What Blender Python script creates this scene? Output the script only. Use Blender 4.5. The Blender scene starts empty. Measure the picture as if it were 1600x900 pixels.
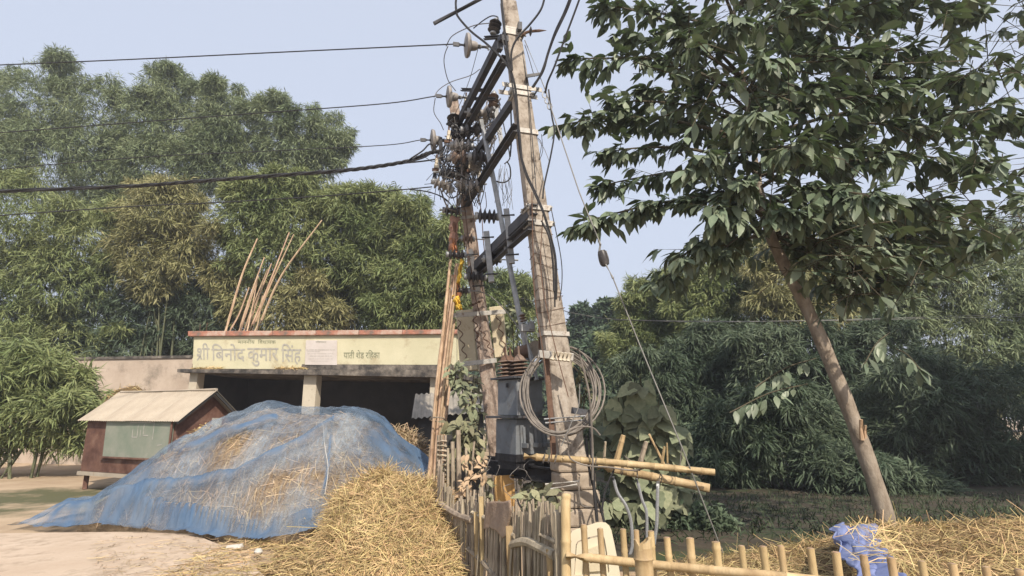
import bpy, math, random
import numpy as np
from mathutils import Vector, Matrix, noise

random.seed(7)
rng = np.random.default_rng(11)
SC = bpy.context.scene
COL = SC.collection
R = math.radians
PI = math.pi

# ---------------------------------------------------------------- camera, sky, sun, exposure
PITCH = R(12.5)
EYE = Vector((0.0, 0.0, 1.6))
FPX = 900.0
cam_d = bpy.data.cameras.new('camera')
cam_d.sensor_width = 36.0
cam_d.lens = FPX / 1600.0 * 36.0
cam_d.clip_start = 0.05
cam_d.clip_end = 2000.0
cam = bpy.data.objects.new('camera', cam_d)
COL.objects.link(cam)
cam.location = EYE
cam.rotation_euler = (PI / 2 + PITCH, 0, 0)
SC.camera = cam

SUN_ELEV = R(44.0)
SUN_AZ = R(22.0)            # to the right of straight behind the camera
w = bpy.data.worlds.new('World')
SC.world = w
w.use_nodes = True
nt = w.node_tree
bg = nt.nodes['Background']
sky = nt.nodes.new('ShaderNodeTexSky')
sky.sky_type = 'NISHITA'
sky.sun_disc = False
sky.sun_elevation = SUN_ELEV
sky.sun_rotation = PI - SUN_AZ
sky.air_density = 1.0
sky.dust_density = 6.0
sky.ozone_density = 1.5
tint = nt.nodes.new('ShaderNodeMix')
tint.data_type = 'RGBA'
tint.inputs[0].default_value = 0.62
tint.inputs[7].default_value = (7.3, 7.9, 9.3, 1)     # even white dust veil over the clear sky
nt.links.new(sky.outputs[0], tint.inputs[6])
nt.links.new(tint.outputs[2], bg.inputs[0])
bg.inputs[1].default_value = 0.10

sun_d = bpy.data.lights.new('sun', 'SUN')
sun_d.energy = 4.6
sun_d.angle = R(0.6)
sun_d.color = (1.0, 0.89, 0.75)
sun = bpy.data.objects.new('sun', sun_d)
COL.objects.link(sun)
sun_to = Vector((math.sin(SUN_AZ) * math.cos(SUN_ELEV), -math.cos(SUN_AZ) * math.cos(SUN_ELEV), math.sin(SUN_ELEV)))
sun.rotation_euler = sun_to.to_track_quat('Z', 'Y').to_euler()
sun.location = sun_to * 60
SC.view_settings.view_transform = 'Standard'
SC.view_settings.look = 'None'
SC.view_settings.exposure = 0.36
SC.view_settings.gamma = 1.0

# ---------------------------------------------------------------- helpers
CP, SP = math.cos(PITCH), math.sin(PITCH)
def ray(px, py):
    x = (px - 800.0) / FPX
    z = (450.0 - py) / FPX
    return Vector((x, CP - z * SP, SP + z * CP))
def P(px, py, Y):
    d = ray(px, py)
    return EYE + d * (Y / d.y)
def G(px, py, z=0.0):
    d = ray(px, py)
    return EYE + d * ((z - EYE.z) / d.z)
def depth(p):
    return (p.y) * CP + (p.z - EYE.z) * SP
def M(p, px):
    """size in metres of px photograph pixels at the point p"""
    return px * depth(p) / FPX
def project(p):
    dx, dy, dz = p[0], p[1], p[2] - EYE.z
    d = dy * CP + dz * SP
    u = -dy * SP + dz * CP
    return 800 + FPX * dx / d, 450 - FPX * u / d

def spline(pts, k=6):
    pts = [Vector(p) for p in pts]
    if len(pts) < 3:
        return pts
    out = []
    for i in range(len(pts) - 1):
        p0 = pts[i - 1] if i else pts[0] * 2 - pts[1]
        p1, p2 = pts[i], pts[i + 1]
        p3 = pts[i + 2] if i + 2 < len(pts) else pts[-1] * 2 - pts[-2]
        for j in range(k):
            t = j / k
            out.append(0.5 * ((2 * p1) + (p2 - p0) * t + (2 * p0 - 5 * p1 + 4 * p2 - p3) * t * t + (3 * p1 - p0 - 3 * p2 + p3) * t ** 3))
    out.append(pts[-1])
    return out

def basis(d, up=Vector((0, 0, 1))):
    d = Vector(d).normalized()
    if abs(d.dot(up)) > 0.98:
        up = Vector((0, 1, 0)) if abs(d.y) < 0.9 else Vector((1, 0, 0))
    a = d.cross(up).normalized()
    b = a.cross(d).normalized()
    return a, b, d          # right, up, along

def world_loc(o):
    v = Vector((0, 0, 0))
    while o:
        v = v + o.location
        o = o.parent
    return v

def tag(o, label=None, cat=None, group=None, kind=None):
    if label: o['label'] = label
    if cat: o['category'] = cat
    if group: o['group'] = group
    if kind: o['kind'] = kind
    return o

def thing(name, label, cat, loc=(0, 0, 0), group=None):
    o = bpy.data.objects.new(name, None)
    COL.objects.link(o)
    o.empty_display_size = 0.1
    o.location = loc
    return tag(o, label, cat, group)

def link_mesh(name, me, mat, parent=None, origin=(0, 0, 0)):
    o = bpy.data.objects.new(name, me)
    COL.objects.link(o)
    if mat is not None and not me.materials:
        me.materials.append(mat)
    o.location = Vector(origin)
    if parent is not None:
        o.location = Vector(origin) - world_loc(parent)
        o.parent = parent
    return o

class MB:
    def __init__(s):
        s.v = []; s.f = []
    def add(s, vs, fs):
        b = len(s.v)
        s.v += [Vector(p) for p in vs]
        s.f += [tuple(i + b for i in f) for f in fs]
        return s
    def hexa(s, p):   # p: 0-3 bottom ring, 4-7 top ring
        return s.add(p, [(3, 2, 1, 0), (4, 5, 6, 7), (0, 1, 5, 4), (1, 2, 6, 5), (2, 3, 7, 6), (3, 0, 4, 7)])
    def box(s, c, sx, sy, sz, rot=0.0, mat3=None):
        c = Vector(c)
        m = mat3 if mat3 is not None else Matrix.Rotation(rot, 3, 'Z')
        h = [(-1, -1, -1), (1, -1, -1), (1, 1, -1), (-1, 1, -1), (-1, -1, 1), (1, -1, 1), (1, 1, 1), (-1, 1, 1)]
        return s.hexa([c + m @ Vector((x * sx / 2, y * sy / 2, z * sz / 2)) for x, y, z in h])
    def prism(s, prof, p0, p1, up=Vector((0, 0, 1)), taper=1.0, seg=1):
        a, b, d = basis(Vector(p1) - Vector(p0), up)
        p0 = Vector(p0); p1 = Vector(p1); n = len(prof)
        vs = []
        for k in range(seg + 1):
            t = k / seg
            q = p0.lerp(p1, t); sc = 1 + (taper - 1) * t
            vs += [q + a * (x * sc) + b * (y * sc) for x, y in prof]
        fs = [tuple(range(n - 1, -1, -1)), tuple(range(seg * n, seg * n + n))]
        for k in range(seg):
            for i in range(n):
                j = (i + 1) % n
                fs.append((k * n + i, k * n + j, (k + 1) * n + j, (k + 1) * n + i))
        return s.add(vs, fs)
    def beam(s, p0, p1, w_, h, up=Vector((0, 0, 1))):
        return s.prism([(-w_ / 2, -h / 2), (w_ / 2, -h / 2), (w_ / 2, h / 2), (-w_ / 2, h / 2)], p0, p1, up)
    def channel(s, p0, p1, w_, h, t=0.012, up=Vector((0, 0, 1)), flip=1):
        pr = [(0, -h / 2), (w_, -h / 2), (w_, -h / 2 + t), (t, -h / 2 + t), (t, h / 2 - t), (w_, h / 2 - t), (w_, h / 2), (0, h / 2)]
        if flip < 0:
            pr = [(-x, y) for x, y in pr][::-1]
        return s.prism(pr, p0, p1, up)
    def tube(s, pts, r, n=6, cap=True):
        pts = [Vector(p) for p in pts]
        m = len(pts)
        rs = r if isinstance(r, (list, tuple)) else [r] * m
        vs = []; fs = []
        prev = None
        for i in range(m):
            d = (pts[min(i + 1, m - 1)] - pts[max(i - 1, 0)])
            if d.length < 1e-9: d = Vector((0, 0, 1))
            d.normalize()
            if prev is None:
                a, b, _ = basis(d)
            else:
                a = prev - d * prev.dot(d)
                if a.length < 1e-6: a, b, _ = basis(d)
                a.normalize(); b = d.cross(a)
            prev = a
            for k in range(n):
                t = 2 * PI * k / n
                vs.append(pts[i] + a * (math.cos(t) * rs[i]) + b * (math.sin(t) * rs[i]))
        for i in range(m - 1):
            for k in range(n):
                j = (k + 1) % n
                fs.append((i * n + k, i * n + j, (i + 1) * n + j, (i + 1) * n + k))
        if cap:
            fs.append(tuple(range(n - 1, -1, -1)))
            fs.append(tuple(range((m - 1) * n, m * n)))
        return s.add(vs, fs)
    def lathe(s, prof, p0, axis, n=14):
        a, b, d = basis(axis)
        p0 = Vector(p0)
        vs = []; fs = []
        for r_, h in prof:
            for k in range(n):
                t = 2 * PI * k / n
                vs.append(p0 + d * h + a * (math.cos(t) * r_) + b * (math.sin(t) * r_))
        for i in range(len(prof) - 1):
            for k in range(n):
                j = (k + 1) % n
                fs.append((i * n + k, i * n + j, (i + 1) * n + j, (i + 1) * n + k))
        fs.append(tuple(range(n - 1, -1, -1)))
        fs.append(tuple(range((len(prof) - 1) * n, len(prof) * n)))
        return s.add(vs, fs)
    def build(s, name, mat, parent=None, smooth=False, label=None, cat=None, group=None, kind=None, bevel=0.0):
        xs = [p.x for p in s.v]; ys = [p.y for p in s.v]; zs = [p.z for p in s.v]
        org = Vector(((min(xs) + max(xs)) / 2, (min(ys) + max(ys)) / 2, min(zs)))
        me = bpy.data.meshes.new(name)
        me.from_pydata([tuple(p - org) for p in s.v], [], s.f)
        if smooth:
            me.polygons.foreach_set('use_smooth', [True] * len(me.polygons))
            try:
                me.set_sharp_from_angle(angle=R(45))
            except Exception:
                pass
        o = link_mesh(name, me, mat, parent, org)
        if bevel:
            bv = o.modifiers.new('bevel', 'BEVEL'); bv.width = bevel; bv.segments = 2; bv.limit_method = 'ANGLE'
        return tag(o, label, cat, group, kind)

def np_mesh(name, V, F, mat, parent=None, smooth=False, attr=None):
    """V (n,3) world coordinates, F (m,k) faces of equal size"""
    V = np.asarray(V, dtype=np.float64); F = np.asarray(F, dtype=np.int32)
    org = np.array([(V[:, 0].min() + V[:, 0].max()) / 2, (V[:, 1].min() + V[:, 1].max()) / 2, V[:, 2].min()])
    me = bpy.data.meshes.new(name)
    k = F.shape[1]
    me.vertices.add(len(V)); me.vertices.foreach_set('co', (V - org).astype(np.float32).ravel())
    me.loops.add(F.size); me.loops.foreach_set('vertex_index', F.ravel())
    me.polygons.add(len(F)); me.polygons.foreach_set('loop_start', np.arange(0, F.size, k, dtype=np.int32))
    if smooth:
        me.polygons.foreach_set('use_smooth', np.ones(len(F), dtype=bool))
    me.update(calc_edges=True)
    if attr:
        for nm, arr in attr.items():
            a = me.attributes.new(nm, 'FLOAT', 'POINT'); a.data.foreach_set('value', np.asarray(arr, dtype=np.float32))
    return link_mesh(name, me, mat, parent, Vector(org))

def unit(a):
    return a / np.maximum(np.linalg.norm(a, axis=1, keepdims=True), 1e-9)

# ---------------------------------------------------------------- materials
def mat(name, cols, rough=0.85, scale=4.0, detail=6.0, bump=0.25, bscale=None, bdist=0.02, metal=0.0, spec=0.3,
        stretch=(1, 1, 1), island=0.0, transl=0.0, transl_col=None, stops=None, objrand=0.0, spots=None):
    m = bpy.data.materials.new(name)
    m.use_nodes = True
    t = m.node_tree; N = t.nodes; L = t.links
    b = N['Principled BSDF']
    b.inputs['Roughness'].default_value = rough
    b.inputs['Metallic'].default_value = metal
    b.inputs['Specular IOR Level'].default_value = spec
    tc = N.new('ShaderNodeTexCoord')
    mp = N.new('ShaderNodeMapping'); mp.inputs['Scale'].default_value = stretch
    L.new(tc.outputs['Object'], mp.inputs[0])
    nz = N.new('ShaderNodeTexNoise'); nz.inputs['Scale'].default_value = scale; nz.inputs['Detail'].default_value = detail
    nz.inputs['Roughness'].default_value = 0.62
    L.new(mp.outputs[0], nz.inputs['Vector'])
    rp = N.new('ShaderNodeValToRGB')
    n = len(cols)
    while len(rp.color_ramp.elements) < n:
        rp.color_ramp.elements.new(0.5)
    for i, c in enumerate(cols):
        e = rp.color_ramp.elements[i]
        e.position = stops[i] if stops else (0.3 + 0.4 * i / max(1, n - 1))
        e.color = (*c, 1)
    L.new(nz.outputs[0], rp.inputs[0])
    out = rp.outputs[0]
    if spots:
        col, sc_, lo, hi = spots
        n3 = N.new('ShaderNodeTexNoise'); n3.inputs['Scale'].default_value = sc_; n3.inputs['Detail'].default_value = 8
        n3.inputs['Roughness'].default_value = 0.7
        L.new(tc.outputs['Object'], n3.inputs['Vector'])
        mr = N.new('ShaderNodeMapRange'); mr.inputs[1].default_value = lo; mr.inputs[2].default_value = hi
        L.new(n3.outputs[0], mr.inputs[0])
        mx = N.new('ShaderNodeMix'); mx.data_type = 'RGBA'
        L.new(mr.outputs[0], mx.inputs[0]); L.new(out, mx.inputs[6]); mx.inputs[7].default_value = (*col, 1)
        out = mx.outputs[2]
    if island or objrand:
        g = N.new('ShaderNodeNewGeometry') if island else N.new('ShaderNodeObjectInfo')
        src = g.outputs['Random Per Island'] if island else g.outputs['Random']
        amt = island or objrand
        mr = N.new('ShaderNodeMapRange'); mr.inputs[3].default_value = 1 - amt; mr.inputs[4].default_value = 1 + amt
        L.new(src, mr.inputs[0])
        hs = N.new('ShaderNodeHueSaturation')
        L.new(mr.outputs[0], hs.inputs['Value']); L.new(out, hs.inputs['Color'])
        mr2 = N.new('ShaderNodeMapRange'); mr2.inputs[3].default_value = 0.5 - amt * 0.05; mr2.inputs[4].default_value = 0.5 + amt * 0.05
        mu = N.new('ShaderNodeMath'); mu.operation = 'FRACT'
        m7 = N.new('ShaderNodeMath'); m7.operation = 'MULTIPLY'; m7.inputs[1].default_value = 7.31
        L.new(src, m7.inputs[0]); L.new(m7.outputs[0], mu.inputs[0]); L.new(mu.outputs[0], mr2.inputs[0])
        L.new(mr2.outputs[0], hs.inputs['Hue'])
        out = hs.outputs[0]
    L.new(out, b.inputs['Base Color'])
    if bump:
        n2 = N.new('ShaderNodeTexNoise'); n2.inputs['Scale'].default_value = bscale or scale * 6; n2.inputs['Detail'].default_value = 5
        L.new(mp.outputs[0], n2.inputs['Vector'])
        bp = N.new('ShaderNodeBump'); bp.inputs['Strength'].default_value = bump; bp.inputs['Distance'].default_value = bdist
        L.new(n2.outputs[0], bp.inputs['Height']); L.new(bp.outputs[0], b.inputs['Normal'])
    if transl:
        tr = N.new('ShaderNodeBsdfTranslucent')
        if transl_col: tr.inputs[0].default_value = (*transl_col, 1)
        else: L.new(out, tr.inputs[0])
        ms = N.new('ShaderNodeMixShader'); ms.inputs[0].default_value = transl
        L.new(b.outputs[0], ms.inputs[1]); L.new(tr.outputs[0], ms.inputs[2])
        L.new(ms.outputs[0], N['Material Output'].inputs['Surface'])
    return m

m_conc = mat('pole_concrete', [(0.19, 0.16, 0.13), (0.32, 0.28, 0.235), (0.41, 0.37, 0.32)], scale=4.0, stretch=(2.2, 2.2, 1.2), bump=0.8, bscale=14, bdist=0.02, spots=((0.10, 0.075, 0.055), 5.0, 0.52, 0.66))
m_conc2 = mat('pole_concrete_reddish', [(0.19, 0.145, 0.115), (0.33, 0.255, 0.205), (0.43, 0.37, 0.31)], scale=4.0, stretch=(2.2, 2.2, 1.2), bump=0.8, bscale=14, bdist=0.02, spots=((0.10, 0.07, 0.05), 5.0, 0.52, 0.66))
m_base = mat('plaster_pedestal', [(0.25, 0.2, 0.15), (0.42, 0.36, 0.29)], scale=4, bump=0.7, bscale=12)
m_steel = mat('dark_steel', [(0.042, 0.045, 0.053), (0.085, 0.088, 0.097)], rough=0.6, scale=6, spots=((0.09, 0.05, 0.03), 5, 0.55, 0.75))
m_black = mat('black_paint', [(0.012, 0.012, 0.015), (0.03, 0.03, 0.033)], rough=0.5, scale=6)
m_band = mat('galvanised_band', [(0.30, 0.29, 0.27), (0.48, 0.46, 0.42)], rough=0.6, metal=0.2, scale=8, spots=((0.16, 0.09, 0.05), 9, 0.56, 0.72))
m_galv = mat('galvanised_steel', [(0.20, 0.21, 0.22), (0.34, 0.35, 0.36)], rough=0.5, metal=0.3, scale=8)
m_cream = mat('cream_paint', [(0.46, 0.40, 0.28), (0.60, 0.53, 0.38)], rough=0.7, scale=3, spots=((0.26, 0.17, 0.09), 6, 0.56, 0.75))
m_porc_d = mat('dark_porcelain', [(0.035, 0.033, 0.036), (0.085, 0.08, 0.08)], rough=0.4, scale=8, bump=0.05, spots=((0.16, 0.14, 0.12), 10, 0.56, 0.78))
m_porc_b = mat('brown_porcelain', [(0.12, 0.08, 0.06), (0.22, 0.16, 0.125)], rough=0.5, scale=8, bump=0.05, spots=((0.25, 0.21, 0.17), 10, 0.54, 0.75))
m_porc_g = mat('grey_porcelain', [(0.2, 0.185, 0.175), (0.34, 0.32, 0.30)], rough=0.5, scale=8, bump=0.05, spots=((0.10, 0.08, 0.07), 9, 0.55, 0.72))
m_porc_w = mat('white_porcelain', [(0.40, 0.35, 0.27), (0.55, 0.5, 0.4)], rough=0.4, scale=8, bump=0.05)
m_tank = mat('transformer_paint', [(0.12, 0.135, 0.15), (0.20, 0.215, 0.23)], rough=0.55, scale=3, bump=0.1, spots=((0.10, 0.085, 0.07), 5, 0.52, 0.72))
m_rust = mat('rusty_steel', [(0.085, 0.05, 0.036), (0.155, 0.095, 0.065)], rough=0.85, scale=8, bump=0.4)
m_wire = mat('black_cable', [(0.016, 0.016, 0.018), (0.04, 0.04, 0.042)], rough=0.5, scale=10, bump=0)
m_wireg = mat('grey_wire', [(0.11, 0.105, 0.10), (0.2, 0.19, 0.18)], rough=0.55, scale=10, bump=0)
m_culm = mat('bamboo_culm', [(0.06, 0.07, 0.035), (0.11, 0.115, 0.06)], rough=0.6, scale=3, bump=0)
m_coil = mat('dusty_grey_cable', [(0.09, 0.08, 0.07), (0.21, 0.185, 0.16)], rough=0.6, scale=8, bump=0)
m_guy = mat('guy_strand', [(0.14, 0.14, 0.135), (0.24, 0.235, 0.22)], rough=0.6, metal=0.1, scale=2, bump=0)
m_bam = mat('dry_bamboo', [(0.26, 0.18, 0.095), (0.41, 0.305, 0.165), (0.50, 0.395, 0.235)], rough=0.55, scale=3, stretch=(3, 3, 1), bump=0.2, objrand=0.12, spots=((0.20, 0.13, 0.07), 6, 0.6, 0.8))
m_bam2 = mat('weathered_bamboo', [(0.16, 0.13, 0.097), (0.29, 0.243, 0.183), (0.40, 0.34, 0.255)], rough=0.75, scale=4, stretch=(4, 4, 0.8), bump=0.4, objrand=0.25)
m_bam3 = mat('brown_bamboo_pole', [(0.24, 0.15, 0.095), (0.36, 0.25, 0.165), (0.46, 0.35, 0.24)], rough=0.6, scale=3, stretch=(4, 4, 0.8), bump=0.3, objrand=0.18)
m_bark = mat('young_bark', [(0.15, 0.12, 0.09), (0.245, 0.205, 0.16), (0.31, 0.27, 0.22)], rough=0.9, scale=5, stretch=(2, 2, 1), bump=0.5, bscale=20, spots=((0.09, 0.065, 0.045), 7, 0.6, 0.75))
m_twig = mat('twig_bark', [(0.05, 0.045, 0.03), (0.1, 0.085, 0.055)], rough=0.9, scale=5)
m_leaf = mat('broad_leaf', [(0.10, 0.138, 0.085), (0.175, 0.212, 0.14)], rough=0.48, spec=0.5, scale=1.2, bump=0, island=0.35, transl=0.16, transl_col=(0.09, 0.15, 0.045))
m_leaf1 = mat('broad_leaf_single', [(0.105, 0.142, 0.09), (0.185, 0.222, 0.15)], rough=0.5, spec=0.45, scale=3, bump=0, objrand=0.35, transl=0.16, transl_col=(0.09, 0.15, 0.045))
m_dusty = mat('dusty_leaf', [(0.15, 0.155, 0.085), (0.27, 0.26, 0.16)], rough=0.7, scale=6, bump=0.1, objrand=0.35, transl=0.15)
m_shrub = mat('shrub_leaf', [(0.14, 0.165, 0.095), (0.25, 0.265, 0.17)], rough=0.65, scale=5, bump=0.1, objrand=0.4, transl=0.15)
def bleaf(name, c1, c2):
    return mat(name, [c1, c2], rough=0.6, spec=0.3, scale=0.35, detail=3, bump=0, island=0.27, transl=0.22)
m_bl_back = bleaf('bamboo_leaf_grey', (0.14, 0.185, 0.095), (0.235, 0.275, 0.15))
m_bl_front = bleaf('bamboo_leaf_olive', (0.14, 0.185, 0.072), (0.26, 0.29, 0.125))
m_bl_dry = bleaf('bamboo_leaf_dry', (0.20, 0.205, 0.09), (0.33, 0.315, 0.155))
m_bl_dark = bleaf('bamboo_leaf_dark_shade', (0.065, 0.10, 0.06), (0.12, 0.155, 0.095))  # darker leaf for low and inner clumps, their shade put into the colour
m_far = bleaf('far_leaf', (0.05, 0.085, 0.05), (0.09, 0.13, 0.075))
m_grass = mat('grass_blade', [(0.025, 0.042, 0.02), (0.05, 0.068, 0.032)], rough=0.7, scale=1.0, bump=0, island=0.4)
m_straw = mat('straw_strand', [(0.36, 0.26, 0.12), (0.56, 0.43, 0.225)], rough=0.6, scale=1.5, bump=0, island=0.5, transl=0.1)
m_strawbed = mat('straw_bed', [(0.12, 0.078, 0.034), (0.28, 0.19, 0.09)], rough=0.95, scale=14, stretch=(1, 1, 4), bump=1.0, bscale=50, bdist=0.05)
m_hay = mat('grey_hay_strand', [(0.32, 0.235, 0.14), (0.48, 0.37, 0.235)], rough=0.8, scale=1.5, bump=0, island=0.35)
m_haybed = mat('grey_hay_bed', [(0.17, 0.12, 0.075), (0.40, 0.30, 0.19)], rough=0.95, scale=9, stretch=(1, 1, 3), bump=1.0, bscale=40, bdist=0.05)
m_wall = mat('cream_limewash', [(0.46, 0.44, 0.30), (0.56, 0.53, 0.38)], rough=0.9, scale=1.2, bump=0.15, bscale=12, spots=((0.34, 0.28, 0.18), 1.7, 0.52, 0.72))
m_cope = mat('red_oxide_coping', [(0.16, 0.13, 0.11), (0.36, 0.16, 0.11), (0.45, 0.35, 0.29)], rough=0.9, scale=2.2, bump=0.4, stops=[0.36, 0.5, 0.66])
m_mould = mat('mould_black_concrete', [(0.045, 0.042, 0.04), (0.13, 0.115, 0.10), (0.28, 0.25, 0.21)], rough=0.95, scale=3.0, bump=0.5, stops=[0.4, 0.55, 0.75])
m_pillar = mat('pale_pillar_plaster', [(0.42, 0.37, 0.29), (0.52, 0.48, 0.39)], rough=0.9, scale=2.5, bump=0.2, spots=((0.2, 0.16, 0.11), 5, 0.58, 0.75))
m_inner = mat('dark_shade_plaster', [(0.03, 0.03, 0.032), (0.06, 0.058, 0.055)], rough=0.95, scale=1.5)  # interior shade put into the wall colour; also used for dark boards
m_palewall = mat('dusty_pale_wall', [(0.36, 0.29, 0.23), (0.50, 0.42, 0.345)], rough=0.9, scale=1.3, bump=0.3, spots=((0.17, 0.145, 0.115), 1.1, 0.53, 0.72))
m_paint = mat('faded_sign_paint', [(0.26, 0.255, 0.25), (0.42, 0.40, 0.33)], rough=0.9, scale=9, bump=0)
m_paint2 = mat('green_sign_paint', [(0.13, 0.15, 0.10), (0.24, 0.25, 0.17)], rough=0.9, scale=9, bump=0)
m_plaque = mat('pale_marble', [(0.46, 0.42, 0.39), (0.55, 0.51, 0.48)], rough=0.6, scale=3, bump=0.05)
m_tin = mat('dusty_tin_sheet', [(0.28, 0.24, 0.19), (0.41, 0.36, 0.29)], rough=0.75, scale=2.0, stretch=(1, 1, 1), bump=0.15, spots=((0.22, 0.13, 0.08), 4, 0.58, 0.75))
m_asb = mat('grey_cement_sheet', [(0.20, 0.185, 0.16), (0.32, 0.29, 0.25)], rough=0.9, scale=2.5, bump=0.3)
m_kiosk = mat('rusty_brown_sheet', [(0.075, 0.035, 0.026), (0.14, 0.075, 0.055), (0.22, 0.14, 0.105)], rough=0.8, scale=3.0, bump=0.2, stops=[0.35, 0.55, 0.72])
m_kgreen = mat('grey_green_paint', [(0.16, 0.20, 0.155), (0.26, 0.27, 0.225)], rough=0.75, scale=2.2, bump=0.1, spots=((0.38, 0.37, 0.33), 4, 0.6, 0.8))
m_chalk = mat('worn_white_paint', [(0.26, 0.26, 0.23), (0.42, 0.41, 0.37)], rough=0.9, scale=12, bump=0)
m_earth = mat('dusty_earth', [(0.30, 0.22, 0.145), (0.42, 0.325, 0.225)], rough=0.95, scale=1.2, bump=0.4, bscale=20, spots=((0.09, 0.09, 0.045), 0.11, 0.52, 0.6))
m_soil = mat('shade_dark_litter', [(0.028, 0.024, 0.017), (0.055, 0.045, 0.032), (0.09, 0.072, 0.05)], rough=0.95, scale=1.6, bump=0.5, bscale=25, spots=((0.04, 0.055, 0.022), 0.9, 0.5, 0.62))  # leaf litter, its colour deepened for the shade of the hollow
m_pave = mat('dusty_concrete', [(0.40, 0.31, 0.23), (0.50, 0.405, 0.315)], rough=0.95, scale=1.6, bump=0.3, bscale=18, spots=((0.30, 0.235, 0.17), 3.0, 0.52, 0.7))
m_sack = mat('brown_jute', [(0.25, 0.18, 0.135), (0.35, 0.265, 0.2)], rough=0.95, scale=6, bump=0.5, bscale=60)
m_blue = mat('blue_tarp', [(0.13, 0.165, 0.33), (0.21, 0.25, 0.42)], rough=0.6, scale=3, bump=0.2)
m_plastic = mat('cream_plastic', [(0.56, 0.51, 0.38), (0.64, 0.58, 0.45)], rough=0.5, scale=2, bump=0.05, spots=((0.52, 0.44, 0.3), 3, 0.58, 0.8))
m_orange = mat('orange_cloth', [(0.40, 0.17, 0.085), (0.5, 0.24, 0.12)], rough=0.9, scale=5, bump=0.3)
m_yellow = mat('yellow_cloth', [(0.62, 0.4, 0.05), (0.72, 0.5, 0.08)], rough=0.9, scale=5, bump=0.3)
m_redcloth = mat('rust_red_cloth', [(0.27, 0.15, 0.11), (0.37, 0.23, 0.175)], rough=0.9, scale=5, bump=0.3)
m_ply = mat('ochre_board', [(0.36, 0.21, 0.08), (0.5, 0.32, 0.13)], rough=0.8, scale=5, stretch=(3, 3, 0.7), bump=0.3)
m_white = mat('white_wrapper', [(0.42, 0.40, 0.36), (0.52, 0.5, 0.46)], rough=0.6, scale=5, bump=0)

# blue net: thin plastic mesh, denser where folded over itself (attribute 'fold')
def net_material():
    m = bpy.data.materials.new('blue_net')
    m.use_nodes = True
    t = m.node_tree; N = t.nodes; L = t.links
    b = N['Principled BSDF']; b.inputs['Roughness'].default_value = 0.6; b.inputs['Specular IOR Level'].default_value = 0.25
    tc = N.new('ShaderNodeTexCoord')
    nz = N.new('ShaderNodeTexNoise'); nz.inputs['Scale'].default_value = 1.1; nz.inputs['Detail'].default_value = 7; nz.inputs['Roughness'].default_value = 0.65
    L.new(tc.outputs['Object'], nz.inputs['Vector'])
    rp = N.new('ShaderNodeValToRGB')
    rp.color_ramp.elements[0].position = 0.35; rp.color_ramp.elements[0].color = (0.095, 0.165, 0.265, 1)
    rp.color_ramp.elements[1].position = 0.68; rp.color_ramp.elements[1].color = (0.33, 0.385, 0.43, 1)
    L.new(nz.outputs[0], rp.inputs[0])
    at = N.new('ShaderNodeAttribute'); at.attribute_name = 'fold'
    mx = N.new('ShaderNodeMix'); mx.data_type = 'RGBA'
    L.new(at.outputs['Fac'], mx.inputs[0]); L.new(rp.outputs[0], mx.inputs[6]); mx.inputs[7].default_value = (0.07, 0.122, 0.205, 1)
    L.new(mx.outputs[2], b.inputs['Base Color'])
    # fine streaks of the mesh along the fall of the cloth
    mp = N.new('ShaderNodeMapping'); mp.inputs['Scale'].default_value = (14, 3, 3)
    L.new(tc.outputs['Object'], mp.inputs[0])
    n2 = N.new('ShaderNodeTexNoise'); n2.inputs['Scale'].default_value = 2.0; n2.inputs['Detail'].default_value = 6
    L.new(mp.outputs[0], n2.inputs['Vector'])
    ad = N.new('ShaderNodeMath'); ad.operation = 'ADD'
    L.new(nz.outputs[0], ad.inputs[0]); L.new(n2.outputs[0], ad.inputs[1])
    mr = N.new('ShaderNodeMapRange'); mr.inputs[1].default_value = 0.75; mr.inputs[2].default_value = 1.25; mr.inputs[3].default_value = 0.24; mr.inputs[4].default_value = 0.62
    L.new(ad.outputs[0], mr.inputs[0])
    mxa = N.new('ShaderNodeMath'); mxa.operation = 'MAXIMUM'
    L.new(mr.outputs[0], mxa.inputs[0]); L.new(at.outputs['Fac'], mxa.inputs[1])
    a2 = N.new('ShaderNodeAttribute'); a2.attribute_name = 'thin'
    sb = N.new('ShaderNodeMath'); sb.operation = 'SUBTRACT'; sb.use_clamp = True
    L.new(mxa.outputs[0], sb.inputs[0]); L.new(a2.outputs['Fac'], sb.inputs[1])
    L.new(sb.outputs[0], b.inputs['Alpha'])
    bp = N.new('ShaderNodeBump'); bp.inputs['Strength'].default_value = 0.5; bp.inputs['Distance'].default_value = 0.03
    L.new(n2.outputs[0], bp.inputs['Height']); L.new(bp.outputs[0], b.inputs['Normal'])
    return m
m_net = net_material()

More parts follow.
